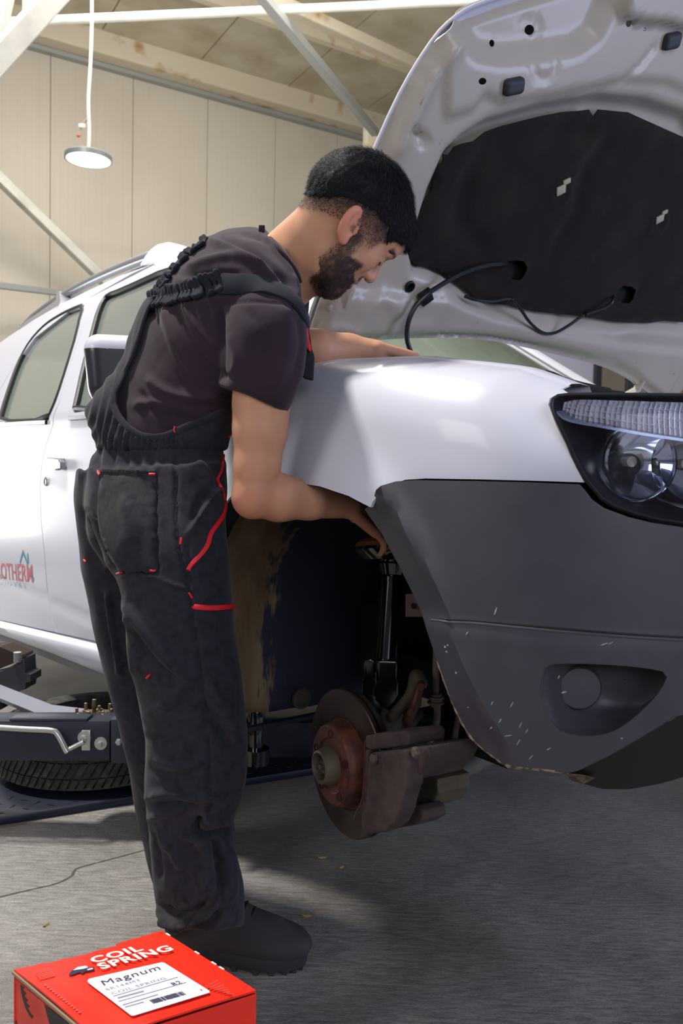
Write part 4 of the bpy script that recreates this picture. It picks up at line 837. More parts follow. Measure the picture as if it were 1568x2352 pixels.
# ---- brake disc, slightly steered
DN = A3(-.868, -.497, 0); DC = P(790, 1752, 1.545); pxm = 1.545 / FPX
R_ = 168 * pxm; dp = empty('brake_disc', DC); dp.parent = car; dp.matrix_parent_inverse = wmat(car).inverted()
mobj('disc_ring', *lathe([(.0, .085 * 1), (.0, R_ - .002), (-.002, R_), (-.009, R_), (-.009, R_ - .02), (-.015, R_ - .02), (-.015, R_), (-.022, R_), (-.024, R_ - .002), (-.024, .085)], DC, DN, 96), M_disc, dp, ang=30)
hr = 94 * pxm
mobj('disc_hat', *lathe([(.0, .088), (.0, .083), (.018, hr + .001), (.026, hr - .002), (.030, hr - .006), (.0305, .052), (.028, .050), (.028, .034)], DC, DN, 72), M_rust, dp, ang=30)
mobj('disc_groove', *lathe([(.0, .0), (-.0005, .105), (.0006, .106), (.0006, .108), (-.0005, .109)], DC + DN * .0002, DN, 72), M_disc, dp) if False else None
a1, b1, _ = frame(DN)
for k in range(5):
    t = 2 * math.pi * k / 5 + .35; c_ = DC + DN * .0285 + (a1 * math.cos(t) + b1 * math.sin(t)) * .060
    mobj('bolt_hole', *lathe([(.002, .0085), (.0032, .0078), (.0032, .0066), (-.004, .0062), (-.004, .0)], c_, DN, 18), M_dark if False else mat('hole_dark', srgb(36, 24, 22), .9), dp)
hub = mobj('hub', *lathe([(.026, .036), (.034, .036), (.046, .033), (.054, .031), (.056, .027), (.050, .024), (.036, .022), (.036, .0)], DC, DN, 48), M_alu, dp, ang=30)
mobj('shaft_nut', *lathe([(.034, .015), (.046, .015), (.048, .012), (.048, .006), (.054, .0055), (.055, 0)], DC, DN, 6), M_alu, hub, smooth=False)
mobj('shield_plate', *lathe([(-.03, .03), (-.034, .10), (-.032, R_ - .01)], DC, DN, 48), M_sus, dp)
# ---- caliper
cal = empty('brake_caliper', P(900, 1800, 1.5)); cal.parent = car; cal.matrix_parent_inverse = wmat(car).inverted()
DH = -np.cross(DN, ZD)                     # horizontal in the disc plane, towards picture right
if DH @ RIGHT < 0: DH = -DH
def cpoly(pp, off):
    o = DC + DN * off; return [((onplane(x, y, o, DN) - o) @ DH, (onplane(x, y, o, DN) - o) @ ZD) for x, y in pp], o
def cprism(name, pp, off, depth, m, par, bev=.004, vox=.0028, it=3):
    poly, o = cpoly(pp, off); V_, F_ = prism(poly, o, DH, ZD, depth * (1 if np.cross(DH, ZD) @ DN < 0 else -1)); return mobj(name, *remesh(V_, F_, vox, it), m, par)
cprism('caliper_frame', [(838, 1690), (862, 1684), (930, 1678), (938, 1690), (936, 1712), (890, 1720), (850, 1722), (838, 1716)], .030, .075, M_cal, cal)
cprism('caliper_body', [(846, 1736), (856, 1728), (900, 1724), (936, 1722), (940, 1760), (938, 1800), (926, 1838), (918, 1870), (905, 1896), (880, 1912), (832, 1918), (829, 1892), (832, 1868), (838, 1850), (842, 1800)], .046, .030, M_cal, cal)
cprism('caliper_bridge', [(905, 1728), (940, 1716), (982, 1716), (984, 1736), (975, 1760), (950, 1790), (930, 1796), (915, 1780)], .03, .10, M_cal, cal)
cprism('caliper_ear', [(900, 1880), (925, 1860), (955, 1850), (968, 1862), (970, 1884), (950, 1896), (925, 1900), (900, 1905)], .0, .05, M_cal, cal)
cprism('pad_carrier', [(838, 1722), (848, 1722), (846, 1900), (830, 1905), (828, 1880)], .018, .03, M_rim, cal)
cprism('piston_housing', [(948, 1790), (985, 1775), (1004, 1790), (1006, 1822), (990, 1850), (955, 1860), (942, 1830)], -.05, .07, M_alu, cal)
mobj('piston', *lathe([(0, .028), (.03, .028), (.034, .024)], P(958, 1820, 1.56), DN, 32), M_alu, cal)
mobj('spring_wire', *sweep(spline(np.array([P(838, 1700, 1.47), P(836, 1760, 1.465), P(832, 1830, 1.465), P(820, 1862, 1.47), P(812, 1880, 1.475)]), 24), .0012, 6), M_sus, cal)
for (x, y) in ((862, 1742), (958, 1728)): mobj('caliper_bolt', *lathe([(0, .009), (.006, .009), (.008, .006), (.008, 0)], onplane(x, y, DC + DN * .047, DN), DN, 6), M_sus, cal, smooth=False)
# ---- strut
st = empty('suspension_strut', P(890, 1500, 1.70)); st.parent = car; st.matrix_parent_inverse = wmat(car).inverted()
T0, T1 = P(902, 1325, 1.72), P(884, 1590, 1.68); ax = (T0 - T1) / np.linalg.norm(T0 - T1); LT = np.linalg.norm(T0 - T1)
mobj('damper_tube', *lathe([(0, .027), (LT - .012, .027), (LT - .012, .0285), (LT - .002, .0285), (LT, .026), (LT, 0)], T1, ax, 48), M_dtube, st, ang=30)
mobj('damper_rod', *lathe([(0, .011), (.10, .011)], T0, ax, 20), M_chr, st)
SP = T0 + ax * .045
mobj('spring_seat', *lathe([(-.018, .03), (-.016, .07), (-.004, .083), (.004, .088), (.010, .088), (.012, .084), (.012, .0)], SP, ax, 64), M_gblk, st, ang=30)
mobj('spring_pad', *lathe([(.010, .087), (.020, .084), (.028, .074), (.030, .05), (.032, .0)], SP, ax, 64), mat('spring_pad_brown', srgb(128, 76, 48), .4), st, ang=30)
mobj('top_bearing', *lathe([(.03, .034), (.055, .034), (.06, .028), (.085, .022), (.085, 0)], SP, ax, 32), M_gblk, st)
mobj('bump_stop', *lathe([(-.042, .026), (-.02, .034), (-.018, .03)], SP, ax, 32), M_gblk, st)
bx = frame(ax)[0]
for nm, pp, d_, th in (('strut_bracket', [(836, 1518), (850, 1514), (862, 1520), (862, 1600), (830, 1600)], 1.655, .004), ('strut_bracket', [(866, 1518), (912, 1520), (916, 1600), (900, 1640), (862, 1610)], 1.64, .02)):
    o = P(pp[0][0], pp[0][1], d_); ax1 = RIGHT; ay1 = UP; poly = [((P(x, y, d_) - o) @ ax1, (P(x, y, d_) - o) @ ay1) for x, y in pp]; mobj(nm, *remesh(*prism(poly, o, ax1, ay1, -th * 3), .0025, 2), M_gblk, st)
mobj('strut_bracket', *box(P(886, 1600, 1.68), (.055, .07, .12), (RIGHT, ID, ax), .008), M_gblk, st)
mobj('hose_tab', *prism([(-.017, -.022), (.018, -.022), (.02, .02), (.008, .026), (-.017, .024)], P(950, 1392, 1.66), RIGHT, UP, -.004), mat('tab_pink_primer', srgb(120, 92, 92), .6), st, smooth=False)
mobj('tab_hole', *lathe([(0, .006), (.001, .006), (.001, 0)], P(950, 1392, 1.655), -fwd, 18), M_dark, st)
# ---- knuckle, link, hose, arm
kn = empty('steering_knuckle', P(900, 1680, 1.62)); kn.parent = car; kn.matrix_parent_inverse = wmat(car).inverted()
def tb(name, pts, r, m, par, seg=12, n=18, ratio=1.): return mobj(name, *sweep(spline(np.array([P(*p) for p in pts]), n), r, seg, ratio), m, par)
def blend(name, caps, m, par, k=.008, h=.0035, fine=.001):
    allp = np.array([P(*c_[0]) for c_ in caps] + [P(*c_[1]) for c_ in caps]); rm = max(max(c_[2], c_[3]) for c_ in caps) + .01
    def f(p):
        d = None
        for a, b, ra, rb_ in caps: e = s_cap(p, P(*a), P(*b), ra, rb_); d = e if d is None else smin(d, e, k)
        return d + fine * noise3(p, 60, 3)
    return mobj(name, *surface_nets(f, allp.min(0) - rm, allp.max(0) + rm, h), m, par)
blend('knuckle_casting', [((800, 1752, 1.60), (880, 1720, 1.63), .04, .03), ((880, 1720, 1.63), (900, 1640, 1.66), .022, .024), ((880, 1740, 1.63), (950, 1700, 1.66), .022, .018), ((900, 1690, 1.65), (990, 1690, 1.70), .018, .014), ((880, 1780, 1.62), (960, 1830, 1.62), .03, .028), ((930, 1680, 1.65), (960, 1640, 1.68), .012, .012)], M_sus, kn)
blend('control_link', [((900, 1646, 1.62), (946, 1594, 1.64), .012, .011), ((946, 1594, 1.64), (958, 1556, 1.645), .014, .016), ((958, 1556, 1.645), (968, 1568, 1.63), .016, .014)], M_alu, kn, k=.006)
blend('link_plate', [((966, 1572, 1.615), (955, 1615, 1.61), .009, .009), ((955, 1615, 1.61), (936, 1655, 1.61), .009, .012)], M_rust, kn)
mobj('link_bolt', *lathe([(0, .008), (.006, .008), (.006, 0)], P(964, 1576, 1.60), -fwd, 6), M_rust, kn, smooth=False)
blend('lower_arm', [((985, 1800, 1.62), (1080, 1755, 1.85), .026, .022), ((1080, 1755, 1.85), (1190, 1700, 2.15), .022, .03), ((960, 1820, 1.60), (990, 1790, 1.64), .024, .02)], mat('lower_arm_steel', srgb(98, 96, 84), .75, bump=(70, .4, .001)), kn, k=.015, h=.005)
blend('drive_shaft', [((900, 1700, 1.68), (990, 1690, 1.80), .035, .03), ((990, 1690, 1.80), (1120, 1650, 2.1), .018, .018)], M_sus, kn, k=.01, h=.005)
hs = empty('brake_hose', P(1000, 1600, 1.66)); hs.parent = car; hs.matrix_parent_inverse = wmat(car).inverted()
M_bh = mat('brake_hose_dusty', srgb(112, 100, 84), .7)
tb('hose', [(1001, 1400, 1.70), (1002, 1480, 1.69), (1000, 1590, 1.67), (1004, 1640, 1.66), (996, 1680, 1.65), (982, 1715, 1.63), (979, 1748, 1.61)], .0075, M_bh, hs, n=40)
for i, (y, r) in enumerate([(1596, .013), (1602, .017), (1608, .014), (1614, .017), (1620, .012)]): mobj('hose_grommet', *lathe([(-.003, r * .8), (-.001, r), (.002, r), (.004, r * .8)], P(1000, y, 1.668), ZD, 28), M_bh, hs)
sw = empty('sway_link', P(1045, 1670, 1.72)); sw.parent = car; sw.matrix_parent_inverse = wmat(car).inverted()
tb('link_rod', [(1056, 1610, 1.74), (1050, 1660, 1.73), (1041, 1708, 1.72)], .0065, M_bh, sw, n=12); mobj('link_ball', *lathe([(-.018, .0), (-.017, .012), (-.008, .017), (.006, .017), (.014, .012), (.015, 0)], P(1038, 1716, 1.71), DN, 28), M_alu, sw)
# ================================================================== LIFT, SPARE TYRE, BASE
M_lift = mat('lift_navy_steel', srgb(44, 46, 60), .38, .1, var=(12, srgb(38, 40, 52), .4, .7), bump=(60, .1, .001))
M_zinc = mat('zinc_plated', srgb(190, 194, 190), .3, .8)
M_bolt = mat('yellow_zinc', srgb(150, 132, 96), .4, .6, var=(40, srgb(92, 76, 52), .4, .65))
# checker plate runway on the floor
BPn = A3(-.85, 2.01, 0); BPd = A3(-.08, 2.39, 0) - BPn; BPd /= np.linalg.norm(BPd); BPo = A3(-BPd[1], BPd[0], 0)
bpl = empty('lift_base_plate', BPn + BPd * .8 + BPo * .4, 'dark steel checker plate lying on the floor under the car and the loose tyre', 'lift base')
M_bpl = mat('base_plate_steel', srgb(36, 40, 54), .4, .3)
mobj('plate', *box(BPn + BPd * .9 + BPo * .40 + ZD * .012, (4.2, .78, .024), (BPd, BPo, ZD), .006), M_bpl, bpl)
mb = MB()
for i in range(-9, 24):
    for j in range(9):
        if (i * .062) > 1.3: continue
        c_ = BPn + BPd * (i * .062 + (j % 2) * .031) + BPo * (.035 + j * .03) + ZD * .0245; an = .7 if j % 2 else -.7
        u = BPd * math.cos(an) + BPo * math.sin(an); v = BPo * math.cos(an) - BPd * math.sin(an); mb.add([c_ - u * .014, c_ - v * .003 + ZD * .0015, c_ + u * .014, c_ + v * .003 + ZD * .0015, c_ + ZD * .002], [(0, 1, 4), (1, 2, 4), (2, 3, 4), (3, 0, 4)])
so = mb.build('tread_studs', M_bpl, bpl, smooth=False); so['kind'] = 'stuff'
# tyre lying flat
TY = A3(-.73, 2.425, .0275)
tyre = empty('tyre', TY, 'worn black tyre lying flat on the dark steel plate under the lift arm', 'tyre')
M_ty = mat('tyre_rubber', srgb(52, 52, 52), .82, var=(30, srgb(84, 80, 74), .45, .7), bump=(120, .3, .001))
RO, HT_ = .295, .150
mobj('casing', *lathe([(.004, .17), (.0, .18), (.004, .235), (.012, .265), (.026, RO - .012), (.034, RO - .009), (HT_ - .034, RO - .009), (HT_ - .026, RO - .012), (HT_ - .012, .265), (HT_ - .004, .235), (HT_, .18), (HT_ - .004, .17), (HT_ * .5, .20), (.004, .17)], TY, ZD, 96), M_ty, tyre, ang=40)
NB = 80
def blk(name, z0, z1, slant, w_, r0_=RO - .010, r1_=RO, off=0.):
    mbb = MB(); objs = []
    for k in range(NB):
        t0 = 2 * math.pi * (k + off) / NB; t1 = t0 + 2 * math.pi / NB * w_; V_ = []
        for r in (r0_, r1_):
            for (z, sh_) in ((z0, 0), (z1, slant)):
                for t in (t0, t1): a_ = t + sh_; V_.append(TY + A3(math.cos(a_) * r, math.sin(a_) * r, z))
        objs.append(V_)
    for V_ in objs:
        if V_[4][1] > TY[1] - .02: mbb.add(V_, [(0, 1, 3, 2), (4, 6, 7, 5), (0, 4, 5, 1), (2, 3, 7, 6), (0, 2, 6, 4), (1, 5, 7, 3)])
        else: mobj('tread_block', V_, [(0, 1, 3, 2), (4, 6, 7, 5), (0, 4, 5, 1), (2, 3, 7, 6), (0, 2, 6, 4), (1, 5, 7, 3)], M_ty, tyre, smooth=False)
    if mbb.V: o = mbb.build('tread_blocks_behind', M_ty, tyre, smooth=False); o['kind'] = 'stuff'
blk('a', .022, .050, .05, .70, off=.3); blk('b', .054, .094, .075, .72); blk('c', .098, .126, -.05, .70, off=.2)
mobj('shoulder_rib', *lathe([(.018, RO - .014), (.020, RO - .004), (.026, RO - .002), (.028, RO - .012)], TY, ZD, 96), M_ty, tyre)
# near swing arm
AD = 2.0
arm = empty('car_lift', P(120, 1700, AD + .05), 'dark navy lift arm with chrome rod and a pad of bolts above the loose tyre', 'lift arm')
def fbox(name, x0, x1, y0, y1, d, th, m, par, bev=.003):
    a = P(x0, y0, d); b = P(x1, y0, d); c_ = P(x0, y1, d); u = (b - a) / np.linalg.norm(b - a); v = (a - c_) / np.linalg.norm(a - c_); nn = np.cross(u, v); nn = nn * (1 if nn @ fwd > 0 else -1)
    return mobj(name, *box((b + c_) / 2 + nn * th / 2, (np.linalg.norm(b - a), np.linalg.norm(a - c_), th), (u, v, nn), bev), m, par)
fbox('arm_beam', -500, 252, 1656, 1748, AD, .09, M_lift, arm)
fbox('arm_sleeve', 254, 330, 1652, 1754, AD - .006, .10, M_lift, arm)
fbox('top_flange', 20, 200, 1650, 1657, AD - .004, .05, M_lift, arm)
mobj('locking_rod', *sweep(spline(np.array([P(x, y, AD - .02) for x, y in [(-300, 1664), (-60, 1669), (60, 1675), (118, 1678), (130, 1684), (140, 1700), (152, 1724), (155, 1728)]]), 60), .0075, 12), M_zinc, arm)
mobj('rod_handle', *sweep(np.array([P(160, 1720, AD - .02), P(176, 1712, AD - .02), P(192, 1705, AD - .016)]), .006, 12), M_zinc, arm)
mobj('pin_plate', *box(P(198, 1700, AD - .006), (.022, .05, .008), (RIGHT, UP, fwd), .002), M_zinc, arm)
for (x, y, r) in ((195, 1693, .013), (232, 1707, .012), (275, 1702, .012)):
    mobj('washer', *lathe([(0, r * 1.3), (.004, r * 1.3), (.004, 0)], P(x, y, AD), -fwd, 28), M_zinc, arm); mobj('bolt', *lathe([(.004, r * .75), (.012, r * .7), (.014, r * .4), (.014, 0)], P(x, y, AD), -fwd, 6), M_zinc, arm, smooth=False)
pc = P(216, 1650, 2.10); pc = pc + ZD * 0.0
pad = empty('lift_pad', pc); pad.parent = arm; pad.matrix_parent_inverse = wmat(arm).inverted()
mobj('pad_disc', *lathe([(-.02, .03), (-.004, .03), (-.002, .055), (.0, .060), (.006, .060), (.008, .056), (.008, 0)], pc, ZD, 40), M_bolt, pad)
rr = random.Random(5)
sp = [(0, 0, .050)] + [(.045 * math.cos(t), .045 * math.sin(t), .026 + .006 * math.sin(t * 3)) for t in np.linspace(0, 2 * math.pi, 8, endpoint=False)] + [(.022 * math.cos(t), .022 * math.sin(t), .017) for t in np.linspace(.3, 2 * math.pi + .3, 5, endpoint=False)]
for (x, y, h) in sp:
    mobj('pad_stud', *lathe([(.006, .009), (.012, .009), (.012, .0045 + .001 * (h > .04)), (h, .0042 + .0015 * (h > .04)), (h + .002, 0)], pc + A3(x, y, 0), ZD, 8), M_bolt, pad, smooth=False)
# far swing arm, seen past the trouser leg
fa = empty('car_lift', P(660, 1700, 2.3), 'dark blue lift arm behind the brake disc with a black pad post at its end', 'lift arm')
fbox('arm_beam', 440, 900, 1660, 1740, 2.28, .09, M_lift, fa)
mobj('pad_post', *lathe([(-.02, .035), (.02, .035), (.02, .018), (.075, .018), (.08, .016), (.08, .022), (.12, .022), (.125, .02), (.125, 0)], P(588, 1735, 2.16), ZD, 32), M_gblk, fa, ang=30)
mobj('post_collar', *lathe([(0, .019), (.03, .019), (.03, .017)], P(588, 1712, 2.16), ZD, 28), M_zinc if False else mat('dull_grey_steel', srgb(96, 96, 86), .5, .5), fa)
# rear swing arm, upper left
ra = empty('car_lift', P(40, 1560, 2.7), 'grey and black lift arm end under the rear sill at the left edge', 'lift arm')
def pprism(name, pp, d_, th, m, par, vox=None):
    o = P(pp[0][0], pp[0][1], d_); poly = [((P(x, y, d_) - o) @ RIGHT, (P(x, y, d_) - o) @ UP) for x, y in pp]; V_, F_ = prism(poly, o, RIGHT, UP, -th)
    if vox: V_, F_ = remesh(V_, F_, vox, 2)
    return mobj(name, V_, F_, m, par, smooth=bool(vox))
pprism('arm_bracket', [(-160, 1600), (-160, 1580), (0, 1544), (30, 1528), (56, 1512), (58, 1546), (70, 1550), (70, 1566), (59, 1568), (57, 1584), (40, 1589), (0, 1575)], 2.5, .09, mat('bracket_black', srgb(50, 50, 56), .6), ra)
pprism('pad_block', [(-80, 1490), (0, 1486), (48, 1506), (50, 1512), (30, 1524), (0, 1536), (-80, 1560)], 2.56, .10, mat('rusty_block', srgb(58, 44, 38), .9), ra)
mobj('pad_screw', *lathe([(0, .012), (.03, .012), (.03, 0)], P(40, 1520, 2.5), ZD, 12), M_zinc, ra)
mobj('arm_beam', *sweep(np.array([P(-160, 1530, 2.75), P(0, 1592, 2.5), P(60, 1616, 2.42), P(120, 1640, 2.33), P(200, 1650, 2.27)]), .027, 4, 1.), mat('arm_grey', srgb(150, 150, 162), .4), ra, smooth=False)
pprism('arm_foot', [(-20, 1600), (9, 1609), (6, 1628), (-20, 1640)], 2.6, .05, M_blk, ra)
# ================================================================== CARTON
ZT = .20
def onz(px, py, z): r = ray(px, py); t = (z - CAM[2]) / r[2]; return CAM + r * t
cL, cB, cR = onz(32, 2232, ZT), onz(372, 2143, ZT), onz(587, 2279, ZT); cF = cL + cR - cB
M_red = mat('red_card', srgb(236, 46, 22), .38, coat=.25, var=(4, srgb(228, 40, 20), .4, .7), bump=(9, .15, .003))
M_redw = mat('worn_red_card', srgb(226, 84, 66), .5, var=(20, srgb(206, 60, 48), .4, .7))
M_card = mat('raw_card', srgb(150, 128, 104), .9)
M_lab = mat('label_paper', srgb(232, 230, 238), .5)
M_ink = mat('label_ink', srgb(70, 66, 92), .6); M_ink2 = mat('label_ink_faint', srgb(150, 146, 164), .6); M_wht = mat('print_white', srgb(250, 225, 215), .5); M_navy = mat('print_navy', srgb(34, 32, 60), .5)
bc = (cL + cB + cR + cF) / 4; bo = empty('carton', (bc[0], bc[1], 0), 'glossy red cardboard coil spring box with a white label on top, left lid edge gaping', 'box')
BX = cB - cL; LX = np.linalg.norm(BX); BX = BX / LX; BY = cL - cF; LY = np.linalg.norm(BY); BY = BY / LY    # BX along the back edge, BY from front to back
def B3(u, v, z=ZT): return cF + BX * u * LX + BY * v * LY + ZD * (z - ZT)
# walls, each a sheet of board
def wall(name, p, q, m, th=.003, z0=.0, z1=ZT - .002):
    d = (q - p) / np.linalg.norm(q - p); nn = np.cross(d, ZD); c_ = (p + q) / 2; c_ = A3(c_[0], c_[1], (z0 + z1) / 2); return mobj(name, *box(c_ + nn * 0, (np.linalg.norm(q - p), th, z1 - z0), (d, nn, ZD), .0008), m, bo, smooth=False)
wall('side_panel', cF, cR, M_red); wall('side_panel', cR, cB, M_red); wall('side_panel', cB, cL, M_red)
in_ = (cB - cL) / LX
sp_ = wall('side_panel', cL + in_ * .004, cF + in_ * .004, M_redw, z1=ZT - .012)
mobj('bottom_panel', *sheet(*(lambda t: (t[0], t[1]))(triang([(0, 0), (1, 0), (1, 1), (0, 1)], [], .5)), B3(0, 0, .004) + triang([(0, 0), (1, 0), (1, 1), (0, 1)], [], .5)[0][:, :1] * BX * LX + triang([(0, 0), (1, 0), (1, 1), (0, 1)], [], .5)[0][:, 1:2] * BY * LY, .003, -ZD), M_card, bo, smooth=False)
# lid with a torn back edge and a small bow
rr = random.Random(2)
lid = [(0, 0), (1, -.0), (1, 1)] + [(1 - t, 1 + o) for t, o in [(.1, .0), (.28, .0), (.33, -.004), (.335, -.03), (.5, -.026), (.52, -.045), (.64, -.05), (.66, -.03), (.8, -.03), (.82, -.01), (.9, -.012)]] + [(0, 1)]
pv, T = triang(lid, [], .035)
def lidz(p): return ZT + .003 + .003 * np.sin(np.pi * p[:, 1]) * (1 - p[:, 0]) + .0012 * noise3(np.c_[p, 0 * p[:, 0]], 5, 4)
V3 = cF + pv[:, :1] * LX * BX + pv[:, 1:2] * LY * BY; V3[:, 2] = lidz(pv); W, Fc = sheet(pv, T, V3, .003, -ZD); lidm = mobj('lid_panel', W, Fc, M_red, bo, ang=50)
# crushed white nicks on the right back edge, raw edge on the left
for v in (.93, .60, .42, .34): mobj('crushed_nick', *box(B3(1.0, v, ZT + .003), (.003, .010, .003), (BX, BY, ZD), .0008), M_wht, lidm, smooth=False)
mobj('raw_edge', *box(B3(-.004, .5, ZT - .001), (.004, LY, .004), (BX, BY, ZD)), M_card, lidm, smooth=False)
TZ = ZT + .0075
def onlid(px, py): q = onz(px, py, TZ - .001); return q
def sharp(name, pp, m, par, dz=.0, th=.0006):
    q = [onz(x, y, TZ + dz) for x, y in pp]; o = q[0]; poly = [((v - o) @ BX, (v - o) @ np.cross(ZD, BX)) for v in q]; return mobj(name, *prism(poly, o, BX, np.cross(ZD, BX), -th), m, par, smooth=False)
label = sharp('paper_label', [(203, 2249), (208, 2247), (371, 2210), (377, 2211), (480, 2275), (482, 2279), (308, 2332), (301, 2332), (203, 2257), (201, 2253)], M_lab, bo)
def txt(s, px, py, size, name, m, bold=0., sx_=1., space=1., dz=.0007, shear=0.): return text_mesh(s, size, onz(px, py, TZ + dz), BX, BY, ZD, .0, name, m, bo, bold, sx_, space, shear)
txt('COIL', 216, 2212, .024, 'printed_word', M_wht, .035, 1.22, 1.12); txt('SPRING', 234, 2226, .024, 'printed_word', M_wht, .035, 1.22, 1.12)
txt('Magnum', 236, 2264, .019, 'label_text', M_ink, .0, 1.2, 1.1, shear=.15)
txt('SR144MT', 245, 2275, .0085, 'label_text', M_ink2, .0, 1.3, 1.15); txt('COIL SPRING', 258, 2284, .0085, 'label_text', M_ink2, 0., 1.35, 1.15); txt('R2', 398, 2264, .012, 'label_text', M_ink, .01)
def ln(x0, y0, x1, y1, w_=.0008, m=M_ink2, name='label_rule'):
    a, b = onz(x0, y0, TZ + .0006), onz(x1, y1, TZ + .0006); d = (b - a) / np.linalg.norm(b - a); return mobj(name, *box((a + b) / 2, (np.linalg.norm(b - a), w_, .0004), (d, np.cross(ZD, d), ZD)), m, bo, smooth=False)
ln(260, 2288, 408, 2244); ln(272, 2300, 428, 2256); ln(270, 2292, 330, 2276, .0025); ln(282, 2308, 362, 2284, .0014); ln(287, 2313, 330, 2301, .0014)
r2 = random.Random(9); t_ = 0
while t_ < 1:
    wd = r2.choice([.0008, .0013, .002]); a = onz(352 + 74 * t_, 2303 - 20.5 * t_, TZ + .0006); mobj('barcode_bar', *box(a + BY * .003, (wd, .010, .0004), (BX, BY, ZD)), M_ink, bo, smooth=False); t_ += (wd + r2.choice([.0012, .0018])) / .062
ln(460, 2272, 464, 2275, .001, M_ink)
# small lorry drawing
sharp('printed_drawing', [(158, 2237), (166, 2228), (176, 2222), (200, 2219), (204, 2223), (216, 2221), (217, 2227), (206, 2230), (196, 2231), (190, 2236), (183, 2233), (176, 2235), (168, 2239), (160, 2240)], M_navy, bo)
sharp('printed_drawing', [(168, 2228), (178, 2221), (198, 2218), (202, 2222), (190, 2225)], M_lab, bo, .0006); sharp('printed_drawing', [(200, 2226), (212, 2223), (214, 2225), (202, 2228)], M_lab, bo, .0006)
for k in range(6): sharp('printed_stripe', [(80 + k * 2, 2233 + k * 3.2), (116 + k * 2, 2223 + k * 3.2), (117 + k * 2, 2224.5 + k * 3.2), (81 + k * 2, 2234.5 + k * 3.2)], M_redw, bo)
for k in range(7): sharp('printed_stripe', [(478 + k * 8 - 6, 2268 + k * 2.5 - 3), (500 + k * 6, 2250 + k * 5.5), (501 + k * 6, 2252 + k * 5.5), (480 + k * 8 - 6, 2270 + k * 2.5 - 3)], M_redw, bo)
for k in range(14): t_ = k / 13; x, y = 100 + 78 * t_, 2262 + 62 * t_; sharp('printed_mark', [(x, y), (x + 6, y - 2), (x + 9, y + 1), (x + 3, y + 3)], M_redw, bo)
# printed spring and arrow on the gaping left side
d_ = (cF - cL) / np.linalg.norm(cF - cL); nn = np.cross(d_, ZD); nn = nn * (1 if nn @ (cL - cB) > 0 else -1)
def onside(px, py): return onplane(px, py, cL + in_ * .004 + nn * .0019, nn)
def sideprint(name, pp, m):
    q = [onside(x, y) for x, y in pp]; o = q[0]; poly = [((v - o) @ d_, (v - o) @ ZD) for v in q]; V_, F_ = prism(poly, o, d_, ZD, .0004); return mobj(name, V_, F_, m, bo, smooth=False)
M_pd = mat('print_dark_grey', srgb(58, 54, 52), .6)
z_ = [(47, 2262), (56, 2268), (52, 2274), (60, 2282), (55, 2288), (64, 2298), (59, 2302), (68, 2312), (63, 2316), (72, 2330), (76, 2334), (74, 2340), (69, 2334), (60, 2318), (56, 2306), (52, 2292), (49, 2278)]
sideprint('printed_drawing', z_, M_pd); sideprint('printed_drawing', [(102, 2307), (168, 2358), (160, 2365), (114, 2352)], M_pd); sideprint('printed_drawing', [(33, 2340), (38, 2345), (39, 2356), (35, 2352)], M_pd)
# ================================================================== THE MECHANIC
from mathutils.bvhtree import BVHTree
FWDN = fwd
def station_loft(sts, n=2.3, seg=40, sub=8):
    """sts: (xl, yl, xr, yr, depth_l, depth_r, half thickness). Rings between two picture-side edges, each at its own distance."""
    A = np.array(sts, float); S = spline(A, (len(A) - 1) * sub + 1) if len(A) > 2 else A; V = []; k = len(S)
    for s in S:
        for j in range(seg):
            t = 2 * math.pi * j / seg; ct, st_ = math.cos(t), math.sin(t); u = .5 + .5 * math.copysign(abs(ct) ** (2 / n), ct); b = math.copysign(abs(st_) ** (2 / n), st_)
            V.append(P(s[0] + (s[2] - s[0]) * u, s[1] + (s[3] - s[1]) * u, s[4] + (s[5] - s[4]) * u + s[6] * b))
    Fc = [(i * seg + j, i * seg + (j + 1) % seg, (i + 1) * seg + (j + 1) % seg, (i + 1) * seg + j) for i in range(k - 1) for j in range(seg)]
    V.append(np.mean(V[:seg], 0)); V.append(np.mean(V[(k - 1) * seg:k * seg], 0)); n0 = k * seg
    Fc += [(n0, (j + 1) % seg, j) for j in range(seg)] + [(n0 + 1, (k - 1) * seg + j, (k - 1) * seg + (j + 1) % seg) for j in range(seg)]
    return V, Fc
def joined(*parts):
    b = MB()
    for p in parts: b.add(*p)
    return b.V, b.F
def strokes(V, N_, L_, gain=1.5):
    """raised or sunk folds along picture lines, on the camera side: (points, width px, height m)"""
    px, py = project(V); pp = np.c_[px, py]; face = np.clip(-(N_ @ FWDN) * 2.5, 0, 1); D = np.zeros(len(V))
    for line, w_, amp in L_:
        q = spline(np.array(line, float), 14) if len(line) > 2 else np.array(line, float); d = segdist(pp, q)
        ends = np.minimum(np.linalg.norm(pp - q[0], axis=1), np.linalg.norm(pp - q[-1], axis=1)); tp = np.clip(ends / (w_ * 2.5), .25, 1)
        D += gain * amp * np.exp(-(d / w_) ** 2) * tp
    return V + N_ * (D * face)[:, None]
def bvh(V, Fc): return BVHTree.FromPolygons([tuple(v) for v in V], Fc)
def cast(bv, px, py):
    r = ray(px, py); r = r / np.linalg.norm(r); h = bv.ray_cast(Vector(CAM), Vector(r), 4.)
    if h[0] is None: return None
    n_ = A3(*h[1]); n_ = n_ if n_ @ r < 0 else -n_; return A3(*h[0]), n_
